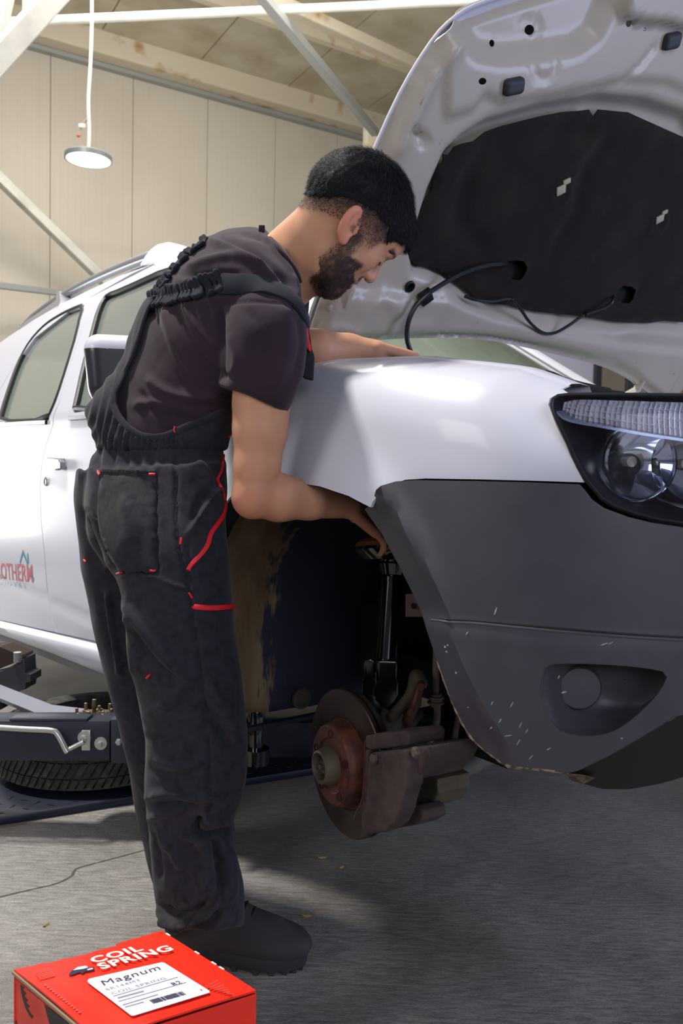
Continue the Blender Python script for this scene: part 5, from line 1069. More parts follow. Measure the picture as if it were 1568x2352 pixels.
def ribbon(name, bv, pts, w_, th, m, par, n=30, lift=.0015, wav=None):
    q = spline(np.array(pts, float), n); C_ = []; N_ = []
    for x, y in q:
        h = cast(bv, x, y)
        if h: C_.append(h[0]); N_.append(h[1])
    if len(C_) < 3: return None
    C_ = np.array(C_); N_ = np.array(N_)
    for _ in range(3):
        N_[1:-1] = (N_[:-2] + N_[1:-1] * 2 + N_[2:]); N_ /= np.linalg.norm(N_, axis=1)[:, None]; C_[1:-1] = (C_[:-2] + 2 * C_[1:-1] + C_[2:]) / 4
    T_ = np.gradient(C_, axis=0); T_ /= np.linalg.norm(T_, axis=1)[:, None]; S_ = np.cross(T_, N_); V = []
    ws = np.broadcast_to(np.asarray(w_, float), (len(C_),)) / 2
    for i in range(len(C_)):
        for (s, h) in ((-1, -.002), (-1, th * .6), (-.8, th), (0, th * 1.1), (.8, th), (1, th * .6), (1, -.002)): V.append(C_[i] + S_[i] * s * ws[i] + N_[i] * (lift + h))
    k = len(C_); Fc = [(i * 7 + j, i * 7 + (j + 1) % 7, (i + 1) * 7 + (j + 1) % 7, (i + 1) * 7 + j) for i in range(k - 1) for j in range(7)] + [tuple(range(7))[::-1], tuple((k - 1) * 7 + j for j in range(7))]
    return mobj(name, V, Fc, m, par, ang=50)
# ---- head frame
HC_ = P(820, 498, 1.50); psi = math.radians(30)
f2 = RIGHT * .534 - UP * .845; h2 = RIGHT * .845 + UP * .534
HF = f2 * math.cos(psi) + fwd * math.sin(psi); HH = h2; HR = np.cross(HF, HH)
if HR @ fwd > 0: HR = -HR                 # his right, towards the camera
rl = math.radians(0); HR, HH = HR * math.cos(rl) + HH * math.sin(rl), HH * math.cos(rl) - HR * math.sin(rl)
HAXM = np.array([HF, HR, HH])
def hd(f, r, h): return HC_ + HF * f + HR * r + HH * h
def loc(p): return (p - HC_) @ HAXM.T
def head_sdf(p):
    E = lambda c_, r: s_ell(p, hd(*c_), HAXM, r)
    K = lambda a, b, ra, rb_: s_cap(p, hd(*a), hd(*b), ra, rb_)
    d = E((-.010, 0, .012), (.096, .076, .090)); d = smin(d, E((.030, 0, -.045), (.062, .062, .070)), .03)
    d = smin(d, E((-.042, 0, -.01), (.054, .060, .058)), .03)
    d = smin(d, K((.046, .028, -.086), (.046, -.028, -.086), .033, .033), .03); d = smin(d, E((.074, 0, -.104), (.026, .026, .023)), .025)
    d = smin(d, E((.060, 0, .038), (.040, .056, .040)), .02)                 # forehead
    d = smin(d, K((.078, .034, .016), (.078, -.034, .016), .015, .015), .012)  # brow ridge
    for s in (1, -1):
        d = smin(d, E((.056, s * .040, -.030), (.028, .022, .026)), .016)      # cheek bone
        d = smax(d, -E((.096, s * .032, -.004), (.016, .018, .012)), .012)     # eye socket
        d = smin(d, E((.077, s * .031, -.005), (.014, .014, .0125)), .004)     # lid over the eye
        d = smin(d, K((.028, s * .054, -.060), (.050, s * .036, -.100), .016, .016), .018)   # jaw edge
    d = smin(d, K((.088, 0, .008), (.107, 0, -.026), .008, .0112), .010)     # nose bridge
    d = smin(d, E((.109, 0, -.031), (.0125, .013, .0105)), .007)
    for s in (1, -1): d = smin(d, E((.099, s * .012, -.035), (.011, .008, .008)), .005); d = smax(d, -E((.104, s * .007, -.043), (.005, .004, .006)), .003)
    d = smin(d, E((.086, 0, -.062), (.016, .026, .018)), .014)
    d = smin(d, E((.098, 0, -.060), (.009, .021, .0055)), .005); d = smin(d, E((.096, 0, -.072), (.009, .019, .0065)), .005)
    d = smax(d, -E((.106, 0, -.0660), (.008, .024, .0016)), .003)
    # beard volume
    d = smin(d, E((.074, 0, -.104), (.029, .034, .024)), .02) + .0
    # neck
    d = smin(d, s_cap(p, hd(-.030, 0, -.058), P(676, 600, 1.575), .045, .072), .022)
    d = smin(d, s_cap(p, hd(-.004, 0, -.09), P(652, 655, 1.57), .044, .052), .03)
    # ears
    for s in (1, -1):
        er = HR * s; ef = (HF * .82 + HH * .46 - er * .34); ef /= np.linalg.norm(ef); eh = HH * .86 - HF * .50; eh = eh - ef * (eh @ ef); eh /= np.linalg.norm(eh); en = np.cross(ef, eh); en = en if en @ er > 0 else -en
        EX = np.array([ef, eh, en]); c_ = hd(-.014, s * .081, -.032)
        out = s_ell(p, c_ - ef * .004, EX, (.020, .034, .0085)); out = smax(out, -s_ell(p, c_ + en * .0075 + ef * .003 + eh * .004, EX, (.0135, .024, .0075)), .003)
        q = smin(out, s_cap(p, c_ - eh * .004 + ef * .004 + en * .001, c_ + eh * .016 - ef * .002, .0042, .003), .004)     # antihelix
        q = smin(q, s_ell(p, c_ - eh * .030 + ef * .002, EX, (.009, .010, .006)), .006); q = smin(q, s_cap(p, c_ + ef * .014 - eh * .008 + en * .002, c_ + ef * .014 + eh * .002, .0045, .004), .004)
        q = smax(q, -s_ell(p, c_ + ef * .006 - eh * .006 + en * .004, EX, (.0055, .0085, .009)), .002)
        d = smin(d, q, .005)
    return d
hv, hf_ = surface_nets(head_sdf, np.minimum(hd(0, 0, 0) - .19, P(640, 720, 1.5) - .03), hd(0, 0, 0) + A3(.17, .17, .15), .0028)
# ---- arms and hands
def hand_caps(wrist, palm_dir, side, nrm, scale, curls, spread=(.34, .12, -.06, -.24), thumb=(.9, .5), tdir=(.62, .72)):
    """caps for palm, four fingers and thumb; side points to the thumb; nrm is the palm normal (fingers curl that way)"""
    caps = []; w_ = np.asarray(wrist, float); d = palm_dir / np.linalg.norm(palm_dir); s = side - d * (side @ d); s /= np.linalg.norm(s); n_ = nrm - d * (nrm @ d) - s * (nrm @ s); n_ /= np.linalg.norm(n_)
    L_ = .092 * scale
    for k, o in enumerate((.030, .010, -.010, -.029)): caps.append((w_ + s * o * .55 * scale, w_ + d * L_ * (1, 1.03, 1., .92)[k] + s * o * scale, .0135 * scale, .0115 * scale))
    caps.append((w_, w_ + d * .05 * scale + s * .012 * scale + n_ * .006, .020 * scale, .018 * scale))
    for k, (o, ln_, sp_, cu) in enumerate(zip((.030, .010, -.010, -.029), ((.045, .026, .021), (.050, .030, .023), (.046, .028, .022), (.036, .021, .019)), spread, curls)):
        p = w_ + d * L_ * (1, 1.03, 1., .92)[k] + s * o * scale; a = 0; r = (.0102, .0104, .0098, .0086)[k] * scale; dd = d * math.cos(sp_ * .5) + s * math.sin(sp_ * .5)
        for j, l in enumerate(ln_): a += cu[j]; v = dd * math.cos(a) + n_ * math.sin(a); q = p + v * l * scale; caps.append((p, q, r, r * .9)); p = q; r *= .92
    p = w_ + d * .018 * scale + s * .022 * scale + n_ * .008; v = d * tdir[0] + s * tdir[1] + n_ * .30; v /= np.linalg.norm(v); a = 0
    for j, (l, cu) in enumerate(((.042, 0), (.033, thumb[0]), (.026, thumb[1]))):
        a += cu; vv = v * math.cos(a) + (d * .8 + n_ * .6) * math.sin(a); vv /= np.linalg.norm(vv); q = p + vv * l * scale; caps.append((p, q, (.015, .0125, .011)[j] * scale, (.0125, .011, .0095)[j] * scale)); p = q
    return caps
def sdf_caps(groups, lo_pad=.03, h=.003):
    allp = np.array([c_[0] for g, k in groups for c_ in g] + [c_[1] for g, k in groups for c_ in g]); lo = allp.min(0) - .06; hi = allp.max(0) + .06
    def f(p):
        D = None
        for g, k in groups:
            d = None
            for a, b, ra, rb_ in g: e = s_cap(p, a, b, ra, rb_); d = e if d is None else smin(d, e, k)
            D = d if D is None else smin(D, d, .008)
        return D
    return surface_nets(f, lo, hi, h)
PP = lambda *t: P(*t)
wr = PP(800, 1163, 1.575)
armN = [(PP(606, 800, 1.43), PP(600, 930, 1.425), .058, .049), (PP(600, 930, 1.425), PP(598, 985, 1.425), .049, .0475), (PP(598, 985, 1.425), PP(590, 1070, 1.43), .0475, .040), (PP(590, 1070, 1.43), PP(583, 1138, 1.435), .040, .037),
        (PP(583, 1138, 1.435), PP(640, 1143, 1.46), .037, .042), (PP(640, 1143, 1.46), PP(710, 1150, 1.50), .042, .035), (PP(710, 1150, 1.50), wr, .034, .0235), (PP(572, 1150, 1.432), PP(576, 1156, 1.435), .026, .026)]
hdirN = PP(874, 1217, 1.655) - wr
handN = hand_caps(wr, hdirN, fwd * .85 + UP * .45, -UP * .8 + RIGHT * .3 + fwd * .4, .94, [(-.1, .3, .5), (-.1, .35, .5), (.0, .45, .5), (.1, .5, .5)], thumb=(.2, .3), tdir=(.9, .42))
armNv, armNf = sdf_caps([(armN, .012), (handN, .0045)])
wf = PP(862, 806, 1.82)
armF = [(PP(660, 640, 1.80), PP(655, 794, 1.77), .052, .042), (PP(655, 794, 1.77), PP(730, 799, 1.78), .042, .040), (PP(730, 799, 1.78), PP(800, 802, 1.82), .040, .034), (PP(800, 802, 1.82), wf, .033, .025)]
handF = hand_caps(wf, PP(940, 834, 1.86) - wf, fwd * .5 - UP * .2 - RIGHT * .1, -UP, 1., [(.15, .3, .2), (.15, .3, .25), (.2, .35, .25), (.25, .35, .3)])
armFv, armFf = sdf_caps([(armF, .012), (handF, .0045)])
# trunk under the clothes keeps the figure one continuous body
trunk = station_loft([(275, 1010, 485, 1020, 1.60, 1.56, .075), (285, 910, 530, 960, 1.60, 1.56, .085), (350, 740, 650, 880, 1.60, 1.55, .125), (430, 630, 680, 790, 1.60, 1.55, .15), (520, 560, 690, 700, 1.60, 1.55, .14), (600, 545, 690, 640, 1.585, 1.55, .07), (640, 545, 700, 610, 1.58, 1.55, .05)], sub=4)
sh1 = sdf_caps([([(PP(600, 690, 1.56), PP(606, 800, 1.43), .07, .060), (PP(620, 640, 1.62), PP(660, 650, 1.79), .055, .054)], .02)], h=.006)
legN_ = station_loft([(290, 1100, 470, 1100, 1.56, 1.54, .07), (330, 1400, 500, 1400, 1.47, 1.47, .075), (370, 1750, 520, 1750, 1.48, 1.48, .055), (430, 2060, 490, 2060, 1.50, 1.50, .030)], sub=4)
legF_ = station_loft([(290, 1100, 460, 1100, 1.60, 1.60, .07), (250, 1400, 400, 1400, 1.70, 1.70, .07), (310, 1750, 430, 1750, 1.74, 1.74, .05), (380, 2010, 450, 2010, 1.78, 1.78, .035)], sub=4)
bv_, bf_ = remesh(*joined((hv, hf_), (armNv, armNf), (armFv, armFf), trunk, sh1, legN_, legF_), .0030, 1, .4)
bv_ = np.array(bv_); L_ = loc(bv_); f_, r_, h_ = L_.T
def hairline(f, r): return np.interp(f, [-.10, -.08, -.057, -.03, -.007, .03, .052, .061, .08, .10], [-.085, -.068, -.026, -.002, .012, .022, .008, .030, .042, .046])
# real colour of skin, stubble and shaved hair, per vertex
head_zone = (np.linalg.norm(L_, axis=1) < .20)
nz = noise3(bv_, 90, 5) * .5 + noise3(bv_, 240, 6) * .5
beard = ss(f_ * 1.0 - (h_ + .045) * .55, .030, .052) * ss(-h_, .035, .062) * (1 - ss(h_ + (.088 - f_) * .2, -.062, -.052) * ss(f_, .07, .085) * 0)
side = ss(-h_, .012, .03) * ss(-h_, -.01, .01) * np.exp(-((f_ - .014 - .2 * (-h_ - .03)) / .016) ** 2) * (np.abs(r_) > .05)     # sideburn into the beard
lipz = np.exp(-((h_ + .066) / .008) ** 2) * ss(f_, .088, .098) * (np.abs(r_) < .024)
mous = np.exp(-((h_ + .051) / .006) ** 2) * ss(f_, .086, .096) * (np.abs(r_) < .028)
jaw = ss(-h_ + (f_ - .02) * .55, .058, .074) * ss(f_ - (.010 + (-.06 - h_) * .35), 0, .014) * (1 - lipz)
cheek_free = 1 - ss(f_, .058, .074) * ss(h_, -.070, -.058)
bd = 1.25 * np.clip(np.maximum.reduce([jaw * cheek_free, side * .75, mous * .8]), 0, 1) * head_zone
bd = bd.clip(0, 1) * (f_ > -.01) * ss(h_, -.145, -.122)
fade = ss(h_ - hairline(f_, r_), -.066, .000) * (f_ < .052 + .2 * np.clip(h_, 0, 1)) * head_zone * (1 - ss(f_, .035, .055) * (h_ < .02))
fade = np.where(h_ > hairline(f_, r_), 1., fade) * (f_ < .075) * head_zone
earz = (np.abs(r_) > .0795) & (np.abs(f_ + .014) < .026) & (np.abs(h_ + .034) < .040); fade = fade * ~earz; bd = bd * ~earz
skin = np.array(srgb(198, 146, 116)[:3]); ear_c = np.array(srgb(206, 128, 104)[:3]); bcol = np.array(srgb(44, 30, 28)[:3]); fcol = np.array(srgb(46, 34, 32)[:3]); lipc = np.array(srgb(168, 100, 88)[:3])
colr = np.tile(skin, (len(bv_), 1)); colr = colr * (1 - earz[:, None] * .6) + ear_c * earz[:, None] * .6
mott = (noise3(bv_, 38, 41) * .5 + noise3(bv_, 85, 42) * .5)[:, None]; colr = colr * (1 + mott * np.array([.05, .09, .10])); elb = np.exp(-(np.linalg.norm(bv_ - P(575, 1150, 1.42), axis=1) / .045) ** 2)[:, None] + .6 * np.exp(-(np.linalg.norm(bv_ - P(860, 1205, 1.62), axis=1) / .06) ** 2)[:, None]; colr = colr * (1 - elb * np.array([.06, .24, .22]))
k_ = (np.clip(fade, 0, 1) * .95 * (.92 + .2 * nz)).clip(0, 1)[:, None]; colr = colr * (1 - k_) + fcol * k_
k_ = (bd * (.92 + .22 * nz)).clip(0, .97)[:, None]; colr = colr * (1 - k_) + bcol * k_
k_ = (lipz * .5 * head_zone)[:, None]; colr = colr * (1 - k_) + lipc * k_
brow = np.exp(-((h_ - .018 - .12 * (np.abs(r_) - .03)) / .0045) ** 2) * ss(f_, .060, .075) * (np.abs(r_) > .010) * (np.abs(r_) < .054) * head_zone; k_ = (brow * .9)[:, None]; colr = colr * (1 - k_) + bcol * k_
N_ = vnormals(bv_, bf_); bv_ = bv_ + N_ * ((bd * .0022 * (1 + nz)) + 0 * f_)[:, None]
M_skin = mat('skin', srgb(196, 148, 120), .5, attr='tone', bump=(350, .12, .0005), spec=.35)
sb = M_skin.node_tree.nodes['Principled BSDF']; sb.inputs['Subsurface Weight'].default_value = .12; sb.inputs['Subsurface Radius'].default_value = (.012, .005, .003); sb.inputs['Subsurface Scale'].default_value = .6
feet = P(460, 2215, 1.55); 
man = mobj('person', bv_, bf_, M_skin, None, ang=180)
tag(man, 'bearded person in dark bib overalls and black t-shirt leaning over the wheel arch, reaching inside', 'person')
ca_ = man.data.color_attributes.new('tone', 'FLOAT_COLOR', 'POINT'); ca_.data.foreach_set('color', np.c_[colr, np.ones(len(colr))].ravel().astype(np.float32))
# eyes
M_eye = mat('eye_white', srgb(214, 206, 200), .2); M_iris = mat('iris_dark', srgb(34, 24, 20), .15)
for s in (1, -1):
    c_ = hd(.0765, s * .031, -.006); e = mobj('eye', *lathe([(-.012 * math.cos(t), .012 * math.sin(t)) for t in np.linspace(0, math.pi, 12)], c_, HF, 20), M_eye, man)
    g_ = HF * .93 - HH * .32 + HR * s * .12; g_ /= np.linalg.norm(g_); mobj('iris', *lathe([(.0108, .0055), (.0122, .003), (.0125, 0)], c_, g_, 16), M_iris, e)
    mobj('eyelashes', *sweep(spline(np.array([hd(.086, s * .018, -.008), hd(.0905, s * .030, -.010), hd(.083, s * .044, -.008)]), 10), .0012, 6), M_iris, man)
    mobj('eyebrow', *sweep(spline(np.array([hd(.0935, s * .012, .019), hd(.0925, s * .028, .024), hd(.083, s * .045, .021), hd(.070, s * .055, .014)]), 16), np.r_[.002, np.full(13, .0036), .0026, .001], 8, .8), mat('brow_hair', srgb(40, 28, 26), .7), man)
# hair: a cap with short strands over it
M_hair = mat('dark_hair', srgb(28, 24, 29), .68, var=(120, srgb(20, 17, 21), .4, .7), spec=.22)
def hair_sdf(p):
    q = loc(p); E = lambda c_, r: s_ell(p, hd(*c_), HAXM, r)
    d = E((-.010, 0, .012), (.096, .076, .090)); d = smin(d, E((.030, 0, -.045), (.062, .062, .070)), .03); d = smin(d, E((-.042, 0, -.01), (.054, .060, .058)), .03); d = smin(d, E((.060, 0, .038), (.040, .056, .040)), .02)
    d = smin(d, s_cap(p, hd(-.030, 0, -.058), P(676, 600, 1.575), .045, .072), .022)
    up_ = q[:, 2] - hairline(q[:, 0], q[:, 1]); n_ = noise3(q * np.array([1, 1.4, .6]), 60, 8) * .0014 + noise3(q * np.array([1, 2.2, .5]), 130, 9) * .0010
    d = d - (.0013 + .0082 * ss(up_, .0, .065) + .004 * ss(q[:, 0], .03, .09)) - n_ * ss(up_, 0, .03)
    return smax(d, -up_ + .006 - .003 * noise3(q, 160, 15), .0015)
hvv, hff = surface_nets(hair_sdf, HC_ - .15, HC_ + .15, .0026); hair = mobj('hair', hvv, hff, M_hair, man, ang=180)
bvh_h = bvh(hvv, hff); rs = np.random.RandomState(4); cr = hd(-.045, .018, .100); sv = []; sf = []
HVn = vnormals(hvv, hff); sel = rs.choice(len(hvv), 17000)
for i in sel:
    p = hvv[i]; q = loc(p[None])[0]; n_ = HVn[i]
    if q[2] < hairline(q[0], q[1]) + .004: continue
    away = p - cr; away = away + HF * .04; t = away - n_ * (away @ n_); t /= np.linalg.norm(t) + 1e-9; t = t + rs.normal(0, .22, 3); t -= n_ * (t @ n_); t /= np.linalg.norm(t); s = np.cross(t, n_)
    ln_ = (.006 + .016 * float(ss(q[2], .03, .08))) * rs.uniform(.7, 1.2); w_ = .00042; k = len(sv); b = p - n_ * .001
    sv += [b - s * w_, b + s * w_, b + n_ * .0030 + t * ln_ * .5 - s * w_ * .8, b + n_ * .0030 + t * ln_ * .5 + s * w_ * .8, b + n_ * rs.uniform(.002, .0070) + t * ln_]; sf += [(k, k + 1, k + 3, k + 2), (k + 2, k + 3, k + 4)]
ho = mobj('hair_strands', sv, sf, M_hair, hair, smooth=False); ho['kind'] = 'stuff'
# short fibres at nape and beard
sv = []; sf = []; bN = vnormals(bv_, bf_); cand = np.flatnonzero((bd > .35)); fz = (fade > .35) & (h_ < hairline(f_, r_) + .014) & ~earz; cand = np.r_[rs.choice(cand, 7000), rs.choice(np.flatnonzero(fz), 7000)]
for i in cand:
    if lipz[i] > .4: continue
    p = bv_[i]; n_ = bN[i]; t = -HH + HF * .5 + rs.normal(0, .4, 3); t -= n_ * (t @ n_); t /= np.linalg.norm(t); s = np.cross(t, n_); ln_ = rs.uniform(.003, .0065) * (1 if bd[i] > .35 else .55); w_ = .0004; k = len(sv); p = p + rs.normal(0, .001, 3) - n_ * .0005
    sv += [p - s * w_, p + s * w_, p + n_ * .002 + t * ln_]; sf.append((k, k + 1, k + 2))
bo_ = mobj('beard', sv, sf, mat('beard_hair', srgb(38, 27, 26), .6), man, smooth=False); bo_['kind'] = 'stuff'
# ---- t-shirt
M_tee = mat('black_tshirt', srgb(50, 36, 46), .85, var=(8, srgb(42, 31, 41), .4, .7), bump=(420, .25, .0006), sheen=.12, spec=.2)
tee = station_loft([(240, 1030, 515, 1030, 1.61, 1.56, .118), (240, 985, 528, 1000, 1.61, 1.56, .120), (262, 900, 552, 950, 1.61, 1.56, .125), (302, 795, 612, 905, 1.61, 1.56, .14), (336, 712, 668, 862, 1.61, 1.55, .165), (374, 640, 694, 800, 1.61, 1.55, .18), (430, 572, 698, 730, 1.61, 1.55, .185), (500, 533, 694, 672, 1.61, 1.55, .17), (566, 521, 690, 640, 1.60, 1.55, .115), (598, 524, 684, 615, 1.59, 1.56, .08)], n=2.25)
slv = station_loft([(560, 600, 680, 640, 1.52, 1.48, .07), (515, 660, 690, 680, 1.48, 1.45, .085), (503, 740, 702, 740, 1.445, 1.425, .085), (500, 810, 704, 805, 1.43, 1.42, .075), (500, 860, 690, 880, 1.425, 1.42, .07), (500, 884, 660, 946, 1.425, 1.42, .066)], n=2.2)
slf = station_loft([(600, 570, 690, 610, 1.70, 1.66, .07), (610, 640, 712, 660, 1.80, 1.77, .07), (610, 740, 706, 760, 1.79, 1.77, .06)], n=2.2)
tv, tf = remesh(*joined(tee, slv, slf), .0045, 10, .5); tv = np.array(tv); tn = vnormals(tv, tf)
px_, py_ = project(tv)
tv = strokes(tv, tn, [([(345, 700), (365, 760), (400, 850), (430, 900)], 9, -.004), ([(372, 700), (395, 770), (440, 850), (500, 905)], 9, .005), ([(395, 690), (430, 770), (480, 840), (540, 880)], 9, -.004), ([(420, 690), (450, 750), (500, 810)], 8, .004), ([(330, 860), (380, 900), (450, 915), (520, 905)], 10, .006), ([(300, 930), (360, 925), (430, 945)], 9, .005), ([(310, 890), (370, 950), (440, 965)], 8, -.004),
     ([(420, 620), (470, 600), (540, 590), (620, 620)], 9, .006), ([(430, 640), (500, 625), (560, 630)], 8, -.005), ([(470, 552), (520, 566), (580, 600), (640, 650)], 8, .006), ([(500, 545), (560, 570), (620, 610), (670, 665)], 7, -.005), ([(400, 640), (440, 650), (500, 640)], 8, .004), ([(600, 540), (640, 580), (675, 640), (690, 690)], 6, .004), ([(550, 535), (600, 550), (630, 570)], 6, -.003),
     ([(505, 700), (508, 790), (506, 880)], 7, -.007), ([(640, 690), (660, 760), (650, 840), (620, 900)], 12, .004), ([(560, 700), (600, 760), (610, 850)], 14, -.003), ([(680, 720), (690, 790), (672, 870)], 8, -.003), ([(495, 700), (560, 694), (620, 696), (680, 710)], 3.5, -.002), ([(505, 872), (560, 905), (650, 938)], 3, -.0018), ([(520, 760), (540, 820), (530, 870)], 9, .003)])
tv = tv + tn * (noise3(tv, 14, 11) * .0022 + noise3(tv, 34, 12) * .0010)[:, None]
tshirt = mobj('t_shirt', tv, tf, M_tee, man, ang=180); B_tee = bvh(tv, tf)
ribbon('collar_rib', B_tee, [(604, 529), (630, 556), (660, 596), (682, 630), (692, 652)], .020, .003, M_tee, tshirt)
mobj('collar_label', *box(cast(B_tee, 601, 533)[0] + UP * .006, (.012, .006, .014), (RIGHT, fwd, UP), .002), M_tee, tshirt)
h_ = [cast(B_tee, x, y) for x, y in ((505, 889), (540, 905), (580, 925), (620, 938), (652, 943))]
# ---- overalls
def ov_mat():
    m = mat('overall_cloth', srgb(43, 42, 50), .88, var=(5, srgb(58, 54, 55), .45, .72), var2=(60, srgb(32, 32, 39), .45, .7), bump=(520, .3, .0006), sheen=.06, spec=.2); return m
M_ov = ov_mat(); M_red_ = mat('red_piping', srgb(214, 32, 40), .6)
nearl = station_loft([(205, 1075, 520, 1060, 1.57, 1.53, .125), (196, 1140, 519, 1120, 1.55, 1.52, .125), (200, 1210, 520, 1190, 1.52, 1.50, .12), (232, 1290, 528, 1280, 1.49, 1.48, .112), (272, 1345, 533, 1350, 1.47, 1.47, .105), (288, 1420, 540, 1430, 1.46, 1.46, .100), (300, 1510, 553, 1520, 1.46, 1.46, .094), (320, 1610, 566, 1610, 1.46, 1.46, .090), (333, 1720, 571, 1710, 1.465, 1.465, .086), (331, 1800, 564, 1800, 1.47, 1.47, .086), (338, 1880, 536, 1890, 1.48, 1.48, .084),
      (344, 1960, 542, 1950, 1.49, 1.49, .082), (352, 2040, 558, 2030, 1.50, 1.50, .082), (366, 2110, 561, 2085, 1.50, 1.50, .080), (384, 2150, 562, 2128, 1.50, 1.50, .078)], n=2.2)
farl = station_loft([(176, 1080, 430, 1060, 1.66, 1.66, .11), (170, 1150, 430, 1150, 1.68, 1.68, .11), (180, 1250, 400, 1250, 1.70, 1.70, .105), (196, 1350, 380, 1350, 1.72, 1.72, .10), (214, 1450, 385, 1450, 1.73, 1.73, .095), (240, 1560, 390, 1560, 1.74, 1.74, .09), (272, 1660, 400, 1660, 1.75, 1.75, .085), (292, 1760, 410, 1760, 1.76, 1.76, .08), (303, 1840, 420, 1840, 1.77, 1.77, .08), (326, 1930, 440, 1930, 1.78, 1.78, .078), (346, 2010, 455, 2010, 1.79, 1.79, .075), (352, 2036, 458, 2036, 1.79, 1.79, .074)], n=2.2)
hips = station_loft([(218, 1000, 520, 1006, 1.61, 1.56, .135), (224, 1030, 514, 1032, 1.61, 1.56, .130), (206, 1070, 518, 1060, 1.62, 1.57, .145), (190, 1150, 520, 1120, 1.63, 1.58, .155), (200, 1240, 515, 1200, 1.62, 1.57, .150), (240, 1310, 500, 1280, 1.60, 1.56, .11)], n=2.3)
lv, lf = remesh(*joined(nearl, farl, hips), .0048, 12, .5); lv = np.array(lv); ln__ = vnormals(lv, lf)
px_, py_ = project(lv); u_ = px_ + (py_ - 1020) * .12; wz = np.exp(-((py_ - 1015) / 26) ** 2); face = np.clip(-(ln__ @ FWDN) * 2.5 + .3, 0, 1)
pl_ = np.sin(u_ * .42 + 2 * noise3(lv, 18, 3)) * wz * .0026 * (px_ < 400) + np.sin(u_ * .21 + 1.5 * noise3(lv, 9, 4)) * np.exp(-((py_ - 1065) / 40) ** 2) * .0038 * (1 - ss(px_, 330, 400)) * (1 - .8 * ss(py_, 1070, 1084) * (px_ > 226))
lv = lv + ln__ * (pl_ * 1.0)[:, None]; ln__ = vnormals(lv, lf)
S_ = [([(232, 1080), (300, 1082), (356, 1086)], 3, .0035), ([(356, 1086), (358, 1180), (362, 1312)], 3, -.0030), ([(275, 1318), (310, 1318), (360, 1314)], 3, -.0030), ([(228, 1085), (215, 1180), (232, 1260), (272, 1315)], 5, -.003),
      ([(272, 1325), (340, 1322), (400, 1345), (438, 1356)], 4, .003), ([(404, 1045), (408, 1240), (430, 1330), (440, 1400), (458, 1520), (474, 1650), (482, 1780), (482, 1880)], 3.5, -.0032), ([(512, 1095), (470, 1165), (428, 1232)], 4, .0045), ([(430, 1235), (434, 1290), (436, 1350)], 3, -.0025),
      ([(280, 1360), (330, 1440), (400, 1530), (440, 1560)], 16, .006), ([(305, 1440), (350, 1520), (420, 1570)], 12, -.005), ([(300, 1400), (308, 1480), (320, 1560)], 9, .005), ([(440, 1540), (400, 1600), (350, 1640)], 15, .006), ([(470, 1560), (520, 1640), (560, 1700)], 14, .005), ([(460, 1600), (500, 1670), (540, 1730)], 12, -.005),
      ([(335, 1700), (380, 1690), (440, 1700)], 10, -.004), ([(350, 1740), (420, 1760), (470, 1740)], 9, .005), ([(350, 1770), (400, 1785), (440, 1780)], 8, -.005), ([(340, 1830), (400, 1820), (450, 1832), (500, 1815)], 8, .006), ([(345, 1850), (400, 1848), (470, 1856)], 7, -.005), ([(340, 1880), (390, 1868), (430, 1850)], 7, .004),
      ([(465, 1870), (450, 1900), (460, 1916), (490, 1918), (520, 1905)], 6, -.012), ([(455, 1850), (480, 1880), (525, 1885)], 9, .008), ([(400, 1910), (440, 1920), (480, 1950)], 10, .005), ([(360, 1930), (400, 1950), (420, 2010)], 11, .005), ([(488, 1920), (500, 1980), (505, 2040), (490, 2090)], 9, -.007), ([(520, 1930), (530, 2000), (525, 2080)], 12, .006), ([(470, 1930), (478, 1990), (470, 2050)], 11, .006),
      ([(368, 2095), (400, 2118), (450, 2110), (490, 2080), (502, 2040)], 8, .010), ([(372, 2080), (400, 2100), (440, 2098), (478, 2070)], 7, -.008), ([(380, 2130), (430, 2138), (480, 2120), (510, 2090)], 7, -.008), ([(400, 1990), (430, 2020), (440, 2060)], 12, -.005), ([(345, 1900), (360, 1960), (365, 2030)], 8, -.004),
      ([(200, 1180), (225, 1260), (268, 1318)], 9, -.010), ([(245, 1350), (262, 1450), (280, 1560)], 8, .005), ([(230, 1350), (240, 1430), (262, 1520)], 8, -.004), ([(500, 1150), (470, 1080), (440, 1050)], 9, .004), ([(440, 1200), (460, 1150), (490, 1110)], 7, -.004), ([(280, 1120), (300, 1200), (290, 1290)], 20, .005)]
lv = strokes(lv, ln__, S_, 2.3); lv = lv + ln__ * (noise3(lv, 11, 21) * .003 + noise3(lv, 26, 22) * .0013)[:, None]
ovr = mobj('overalls', lv, lf, M_ov, man, ang=180); B_ov = bvh(lv, lf)
# bib back and sides: a shell cut along its hem
bibl = station_loft([(222, 1030, 520, 1032, 1.61, 1.56, .128), (217, 1000, 526, 1004, 1.61, 1.56, .134), (199, 945, 538, 952, 1.63, 1.56, .140), (236, 888, 560, 925, 1.62, 1.56, .140), (280, 830, 600, 900, 1.61, 1.56, .145), (298, 770, 645, 872, 1.61, 1.56, .155), (326, 706, 690, 850, 1.61, 1.55, .172), (345, 680, 700, 830, 1.61, 1.55, .18)], n=2.25)
qv, qf = remesh(*bibl, .0045, 6, .5); qv = np.array(qv); qn = vnormals(qv, qf); px_, py_ = project(qv)
edge = np.array([(352, 688), (335, 720), (318, 775), (300, 825), (280, 868), (262, 905), (264, 940), (282, 970), (312, 995), (345, 1004), (385, 1000), (420, 984), (460, 968), (505, 948), (535, 925), (560, 905), (720, 850)])
eds = spline(edge.astype(float), 80)
keep_poly = np.vstack([eds, [(720, 1080), (150, 1080), (150, 640), (330, 640)]])
pp = np.c_[px_, py_]; ins = inpoly(pp, keep_poly)
